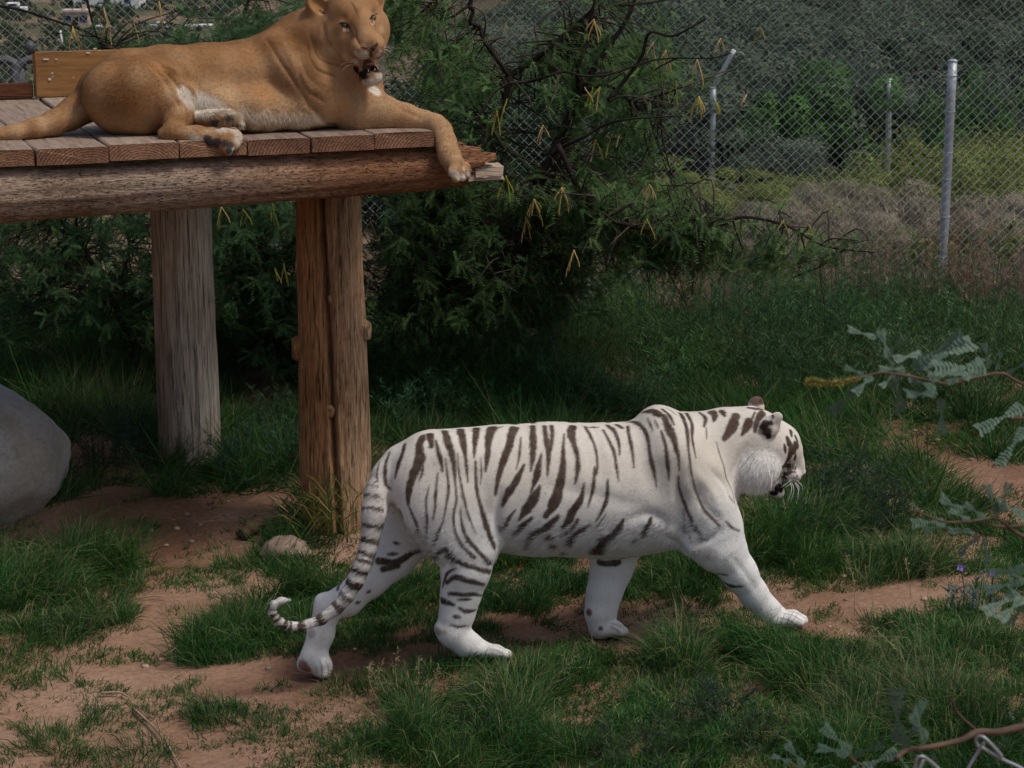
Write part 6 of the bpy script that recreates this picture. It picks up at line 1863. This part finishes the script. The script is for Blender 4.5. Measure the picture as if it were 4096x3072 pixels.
# ------------------------------------------------------------------ boulders, stones, sticks
def rock(uvc, rx, rz, ry, mat, name, label, seed, rough=.12, sink=.35, Y=None, cat='rock', rot=0.0, n=(40, 24)):
    """a weathered lump: noisy ellipsoid resting in the ground; uvc is its foot in the picture"""
    b_ = ground_at(*disp(*uvc)) if Y is None else np.array([at_y(*disp(*uvc), Y)[0], Y, 0])
    b_[2] = float(gz(b_[0], b_[1]))
    V, F = ball((0, 0, 0), 1, n[0], n[1])
    r = 1 + rough * (fbm(V, 1.4, 3, seed) - .5) * 2 + rough * .35 * (fbm(V, 5, 2, seed + 5) - .5) * 2
    V = V * r[:, None] * [rx, ry, rz]
    c, s = math.cos(rot), math.sin(rot); V = V @ np.array([[c, s, 0], [-s, c, 0], [0, 0, 1]])
    V = V + b_ + [0, 0, rz * (1 - 2 * sink)]
    o = mobj(name, V, F, mat, None, b_, smooth=True)
    return tag(o, label, cat)
BOULD, nt, b = newmat('boulder_grey')
co = objcoord(nt); n1 = noise(nt, 3, 6, .6, co); n2 = noise(nt, 40, 5, .7, co)
r1 = ramp(nt, n1.outputs[0], [(.3, (.38, .36, .335)), (.7, (.54, .52, .495))]); r2 = ramp(nt, n2.outputs[0], [(.3, (.75, .75, .75)), (.7, (1.1, 1.1, 1.1))])
n4 = noise(nt, 1.4, 5, .65, co, .6); r4 = ramp(nt, n4.outputs[0], [(.42, (1, 1, 1)), (.60, (.80, .72, .62))])
vo = nt.nodes.new('ShaderNodeTexNoise'); vo.inputs['Scale'].default_value = 2.2; vo.inputs['Detail'].default_value = 9; vo.inputs['Distortion'].default_value = 1.6
nt.links.new(co, vo.inputs['Vector'])
rc4 = ramp(nt, vo.outputs[0], [(.492, (1, 1, 1)), (.5, (.62, .58, .55)), (.508, (1, 1, 1))])
cbo = mixc(nt, 1, mixc(nt, 1, r1.outputs[0], r2.outputs[0], 'MULTIPLY'), r4.outputs[0], 'MULTIPLY')
nt.links.new(mixc(nt, .8, cbo, rc4.outputs[0], 'MULTIPLY'), b.inputs['Base Color']); b.inputs['Roughness'].default_value = .8
bump(nt, b, n2.outputs[0], .4, .008)
STONE = plain_mat('stone_tan', (.24, .18, .14), .9, .1, bscale=30, bstr=.6, bdist=.008, vary=.3, vscale=12)
PINKS = plain_mat('stone_pink', (.42, .29, .22), .9, .1, bscale=30, bstr=.6, vary=.25, vscale=20)
rock((-132, 1085), .71, .45, .60, BOULD, 'boulder', 'large smooth grey boulder on the dirt in front of the pale post', 3, .10, .22, n=(64, 40))
rock((618, 1200), .135, .10, .11, STONE, 'stone', 'rounded tan stone half buried at the foot of the orange post', 11, .20, .50)
rock((1790, 1068), .055, .040, .05, PINKS, 'stone', 'pale pinkish stone in the grass beyond the tiger\'s nose', 13, .2, .3)
rock((1955, 885), .05, .035, .05, PINKS, 'stone', 'pale stone on the bare bank under the flower spike', 14, .2, .3)
rng = np.random.default_rng(3)
peb = []
for i in range(46):
    poly = BARE[int(rng.choice([0, 1, 1, 2, 4]))]; q = poly[rng.integers(0, len(poly))] * rng.uniform(0, 1) ; w = rng.random(len(poly)); q = (poly * (w / w.sum())[:, None]).sum(0) + rng.normal(0, .22, 2)
    s_ = rng.uniform(.006, .017)
    V, F = ball((0, 0, 0), 1, 8, 6); V = V * (1 + .25 * (fbm(V + i, 2, 2, i) - .5))[:, None] * s_ * [1.2, 1, .7]
    b_ = np.array([q[0], q[1], float(gz(*q))])
    o = mobj('pebble', V + b_ + [0, 0, s_ * .35], F, PINKS if i % 3 else STONE, None, b_, smooth=True)
    tag(o, 'small pebble lying on the bare red dirt', 'pebble', 'pebbles on the dirt')
# wood chunk and sticks
CHUNK = wood_mat('old_chunk', [(.3, (.05, .03, .02)), (.55, (.15, .10, .07)), (.75, (.26, .19, .14))], scale=(6, 6, 6), bd=.006)
a = ground_at(*disp(522, 1168)); e = ground_at(*disp(560, 1148)); a[2] += .03; e[2] += .05
o = log(np.linspace(a, e, 12), np.linspace(.035, .045, 12), 18, 'wood_chunk', CHUNK, None, 61, .03); tag(o, 'dark broken wood chunk lying left of the rounded tan stone', 'wood')
STICK = plain_mat('stick_wood', (.30, .22, .15), .85, .1, bscale=50, vary=.3)
for i, (p0, p1, r, lab) in enumerate((((290, 1540), (392, 1668), .006, 'long pale stick lying across the grass at the edge of the dirt'), ((218, 1506), (282, 1516), .006, 'short pale stick on the dirt left of the long stick'), ((300, 1300), (356, 1298), .005, 'straight twig lying on the dirt left of the tail tip'),
                                  ((420, 1135), (520, 1133), .003, 'thin straw lying on the dirt before the wood chunk'), ((640, 1130), (600, 1110), .005, 'grey twig at the foot of the orange post'), ((560, 905), (598, 922), .005, 'bent pale twig in the grass behind the orange post'))):
    a, e = ground_at(*disp(*p0)), ground_at(*disp(*p1)); up = np.array([0, 0, .012 + r])
    m = (a + e) / 2 + np.array([.01, .02, .006])
    tag(mobj('stick', *tube(spline([a + up, m + up, e + up], 10), np.linspace(r, r * .6, 10), 6), STICK, None, a, smooth=True), lab, 'stick')
o = rock((1945, 1327), .022, .016, .02, plain_mat('leaf_dark', (.02, .05, .03), .6), 'fallen_leaf', 'dark green crumpled leaf lying on the path beyond the forepaw', 16, .3, .2, cat='leaf')

# ------------------------------------------------------------------ acacia branches reaching in from the right, close to the viewer
ACL = attr_mat('acacia_leaflet', rough=.5, spec=.25, trans=.22)
ACB = plain_mat('acacia_bark', (.10, .066, .048), .8, .15, bscale=60, vary=.3)
def pinna_mesh(seed, bend):
    rng = np.random.default_rng(seed); mb = MB(); n = 13
    def c(t): return np.array([t, 0, -bend * t * t])
    V, F = tube([c(t) for t in np.linspace(0, 1, 7)], np.linspace(.009, .004, 7), 4); mb.add(V, F, np.tile((.10, .13, .07), (len(V), 1)))
    for i in range(n):
        t = .10 + .88 * i / (n - 1); w = .17 * math.sin(math.pi * min(1, .25 + .75 * (1 - abs(t - .5) * 1.5))) + .02
        for s in (-1, 1):
            b0 = c(t); d = np.array([.30, s, rng.uniform(-.18, .05)]); d /= np.linalg.norm(d); sd2 = np.array([.052, 0, 0])
            k = rng.uniform(.85, 1.1); col = np.array([.085, .145, .105]) * rng.uniform(.8, 1.2)
            V = [b0 - sd2 * .35, b0 + sd2 * .35, b0 + d * w * .35 * k + sd2 * .62, b0 + d * w * .8 * k + sd2 * .55, b0 + d * w * k, b0 + d * w * .8 * k - sd2 * .5, b0 + d * w * .35 * k - sd2 * .6]
            V = np.array(V) + np.array([0, 0, .004])
            mb.add(V, [[0, 1, 2, 6], [6, 2, 3, 5], [5, 3, 4, 4]][:2], np.tile(col, (7, 1)))
            mb.add(V[[5, 3, 4]], np.array([[0, 1, 2, 2]])[:0], np.tile(col, (3, 1)))
    Vv, Ff, Cc = mb.data()
    return meshdata('acacia_pinna', Vv, Ff, ACL, col=Cc)
PIN = [pinna_mesh(1, .05), pinna_mesh(2, .18), pinna_mesh(3, -.08)]
def G1(x, y): return (3100 + x / 1.327, 1250 + y / 1.327)
def K1(x, y): return (3000 + x / 2.018, 2500 + y / 2.018)
acroot = np.array([1.62, 2.9, float(gz(1.62, 2.9))])
ac = empty('acacia_tree', tuple(acroot), 'blue-green acacia reaching in over the grass ahead of the tiger', 'tree')
def acstem(pts, Y, r0, r1, name='branch'):
    P = np.array([at_y(u, v, y) for (u, v), y in zip(pts, np.linspace(Y[0], Y[1], len(pts)))])
    return mobj(name, *tube(spline(P, 6 * len(P)), np.linspace(r0, r1, 6 * len(P)), 7), ACB, ac, smooth=True)
top = acroot + [0.05, 0, 3.1]
mobj('trunk', *tube(spline([acroot - [0, 0, .05], acroot + [.08, .02, 1.2], top], 14), np.linspace(.035, .016, 14), 9), ACB, ac, smooth=True)
YG = 2.9
acstem([G1(1700, 470), G1(1322, 380), G1(1190, 322), G1(950, 375), G1(850, 368), G1(700, 335), G1(560, 320), G1(440, 350)], (YG + .15, YG - .1), .0026, .0013)
acstem([G1(1700, 1320), G1(1322, 1190), G1(1180, 1098), G1(1020, 1110), G1(900, 1110), G1(760, 1060)], (YG + .1, YG - .1), .0034, .0012)
acstem([G1(1700, 1100), G1(1322, 1130), G1(1190, 1135), G1(1090, 1115)], (YG + .15, YG), .0028, .0016)
acstem([K1(2900, 700), K1(2212, 820), K1(2000, 862), K1(1840, 862), K1(1700, 930), K1(1450, 985), K1(1270, 1012), K1(1180, 1075)], (YG + .05, YG - .15), .0060, .0032)
acstem([K1(1840, 862), K1(1690, 725), K1(1625, 595)], (YG - .02, YG - .05), .0024, .0012)
acstem([K1(1100, 1200), K1(860, 1110), K1(800, 1050)], (YG - .1, YG - .15), .0024, .0014)
acstem([K1(600, 1230), K1(420, 1170), K1(320, 1110)], (YG - .1, YG - .15), .0024, .0014)
acstem([G1(1700, 560), G1(1322, 560), G1(1250, 560)], (YG + .1, YG), .0026, .0016)
acstem([G1(1700, 1500), G1(1400, 1500), G1(1290, 1480)], (YG + .1, YG), .0026, .0016)
rr = random.Random(9)
def pinna(a_uv, b_uv, Y, tilt=None, v=None):
    y0 = Y + rr.uniform(-.03, .03); a = at_y(*a_uv, y0); e = at_y(*b_uv, y0 + rr.uniform(-.04, .04))
    d = e - a; L_ = np.linalg.norm(d); ex = d / L_
    vw = unit(EYE - a); t = tilt if tilt is not None else rr.uniform(-.55, .55)
    n0 = vw * math.cos(t) + np.array([0, 0, 1.0]) * (.35 + abs(math.sin(t)) * .6); n0 = n0 - ex * (n0 @ ex); n0 = unit(n0); ey = np.cross(n0, ex)
    me = PIN[rr.randrange(3) if v is None else v]
    o = link(bpy.data.objects.new('leaf', me), ac)
    M = Matrix(((ex[0], ey[0], n0[0]), (ex[1], ey[1], n0[1]), (ex[2], ey[2], n0[2])))
    o.rotation_mode = 'QUATERNION'; o.rotation_quaternion = M.to_quaternion()
    o.scale = (L_, L_ * rr.uniform(.85, 1.05), L_); o.location = Vector(a - parent_origin(ac))
for p0, p1 in (((545, 135), (385, 92)), ((610, 250), (560, 100)), ((620, 255), (785, 205)), ((600, 240), (665, 135)), ((575, 215), (640, 285)), ((740, 290), (1045, 150)), ((720, 300), (980, 130)), ((1140, 295), (860, 285)), ((700, 305), (560, 295)), ((690, 335), (860, 405)), ((620, 330), (680, 525)), ((450, 385), (310, 530)), ((880, 445), (885, 635)), ((860, 430), (690, 440)), ((1140, 290), (1110, 165)), ((1180, 310), (1200, 210)), ((640, 330), (560, 400)), ((760, 300), (900, 215)), ((800, 350), (1010, 300)), ((900, 375), (1060, 330)), ((960, 380), (900, 300)), ((480, 335), (380, 290)), ((1000, 365), (1090, 250)), ((520, 330), (430, 420)), ((1230, 330), (1330, 260)), ((740, 340), (760, 440)),
               ((1340, 490), (1085, 615)), ((1340, 600), (1195, 785)), ((1330, 640), (1250, 700)),
               ((1010, 1065), (865, 980)), ((915, 1115), (755, 1105)), ((915, 1122), (800, 1158)), ((1060, 1160), (920, 1165)), ((1090, 1180), (975, 1275)), ((1110, 1190), (1132, 1325)), ((770, 1055), (725, 1008)), ((1185, 1085), (1130, 925)), ((1200, 1070), (1240, 910)), ((1170, 1000), (1330, 1075)), ((1120, 1100), (1010, 1010)), ((1040, 1110), (930, 1045)),
               ((1345, 1350), (1140, 1390)), ((1330, 1420), (1120, 1470)), ((1310, 1480), (1110, 1600)), ((1330, 1500), (1190, 1640)), ((1340, 1440), (1240, 1360)), ((1330, 1540), (1240, 1650))):
    pinna(G1(*p0), G1(*p1), YG)
for p0, p1 in (((1205, 985), (1183, 535)), ((1440, 955), (1285, 690)), ((1330, 880), (1400, 615)), ((1215, 1000), (1370, 800)), ((830, 1045), (610, 825)), ((810, 1050), (535, 970)), ((830, 1062), (1022, 960)), ((1225, 1010), (865, 1155)), ((340, 1110), (175, 1050)), ((450, 1160), (285, 950)), ((1200, 1060), (1280, 1160)), ((1500, 1040), (1420, 1130)), ((1990, 1000), (2090, 920)), ((2090, 700), (2130, 760)), ((2212, 850), (2170, 900))):
    pinna(K1(*p0), K1(*p1), YG - .1)
# yellow-green flower spike
SPK = attr_mat('flower_spike', rough=.8, trans=.2)
P = spline([at_y(*G1(*q), YG - .1) for q in ((440, 350), (330, 372), (240, 372), (190, 362), (165, 385))], 14)
rng = np.random.default_rng(8); t = rng.uniform(0, 1, 900)
q = np.stack([np.interp(t, np.linspace(0, 1, 14), P[:, j]) for j in range(3)], 1); D = unit(rng.normal(0, 1, (900, 3)))
V, F, C = blades(q, D, rng.uniform(.004, .010, 900) * np.interp(t, [0, .1, .85, 1], [.5, 1, 1, .4]), np.full(900, .0014), pickcol(rng, 900, [(.32, .30, .06), (.42, .34, .10), (.22, .24, .06)], [1, 1, 1]), .2, 4)
sp = mobj('flower_spike', *tube(P, np.full(14, .0022), 6), ACB, ac, smooth=True)
tag(mobj('florets', V, F, SPK, sp, col=C), kind='stuff')

# ------------------------------------------------------------------ top of the nearest chain-link fence
NF = plain_mat('near_wire', (.36, .38, .42), .45, .5, .5, vary=.2, vscale=40, bscale=150, bdist=.0006)
YN = 2.35
nfence = empty('wire_fence', (1.0, YN, float(gz(1.0, YN))), 'near chain-link fence with twisted wire ends at the grass edge', 'fence')
def wire(pts, name='wire_end', dy=None, r=.0019):
    P = np.array([at_y(*K1(x, y), YN + d) for (x, y), d in zip(pts, dy or np.zeros(len(pts)))])
    return mobj(name, *tube(spline(P, 8 * len(P)), np.full(8 * len(P), r), 8), NF, nfence, smooth=True)
wire([(1240, 1330), (1330, 1160), (1345, 1085), (1385, 1060), (1435, 1085), (1520, 1160), (1680, 1330)], dy=[0, 0, -.004, -.006, -.004, 0, 0])
wire([(1400, 1090), (1370, 1160), (1300, 1330)], dy=[.004, .003, 0])
wire([(1680, 1330), (1760, 1160), (1850, 1010), (1885, 955), (1850, 985), (1826, 935), (1840, 902), (1885, 905), (1945, 960), (2000, 1020), (2030, 1062), (2005, 1078)], dy=[0, 0, 0, -.002, .004, .004, 0, -.004, -.006, -.004, -.002, .002])
wire([(1870, 985), (1960, 1040), (2060, 1095), (2212, 1170), (2400, 1330)], dy=[-.006, -.003, 0, 0, 0])
w_ = .036; z0 = at_y(*K1(1680, 1330), YN)[2]
for i in range(12):                                    # the mesh below the picture's edge, down to the ground
    zz = np.arange(z0, float(gz(1, YN)), -w_); xx = at_y(*K1(1680, 1330), YN)[0] + (i - 8 + (np.arange(len(zz)) + i) % 2) * w_
    P = np.stack([xx, YN + .003 * ((np.arange(len(zz)) % 2) * 2 - 1), zz], 1)
    mobj('mesh_wire', *tube(P, np.full(len(zz), .0019), 4), NF, nfence)
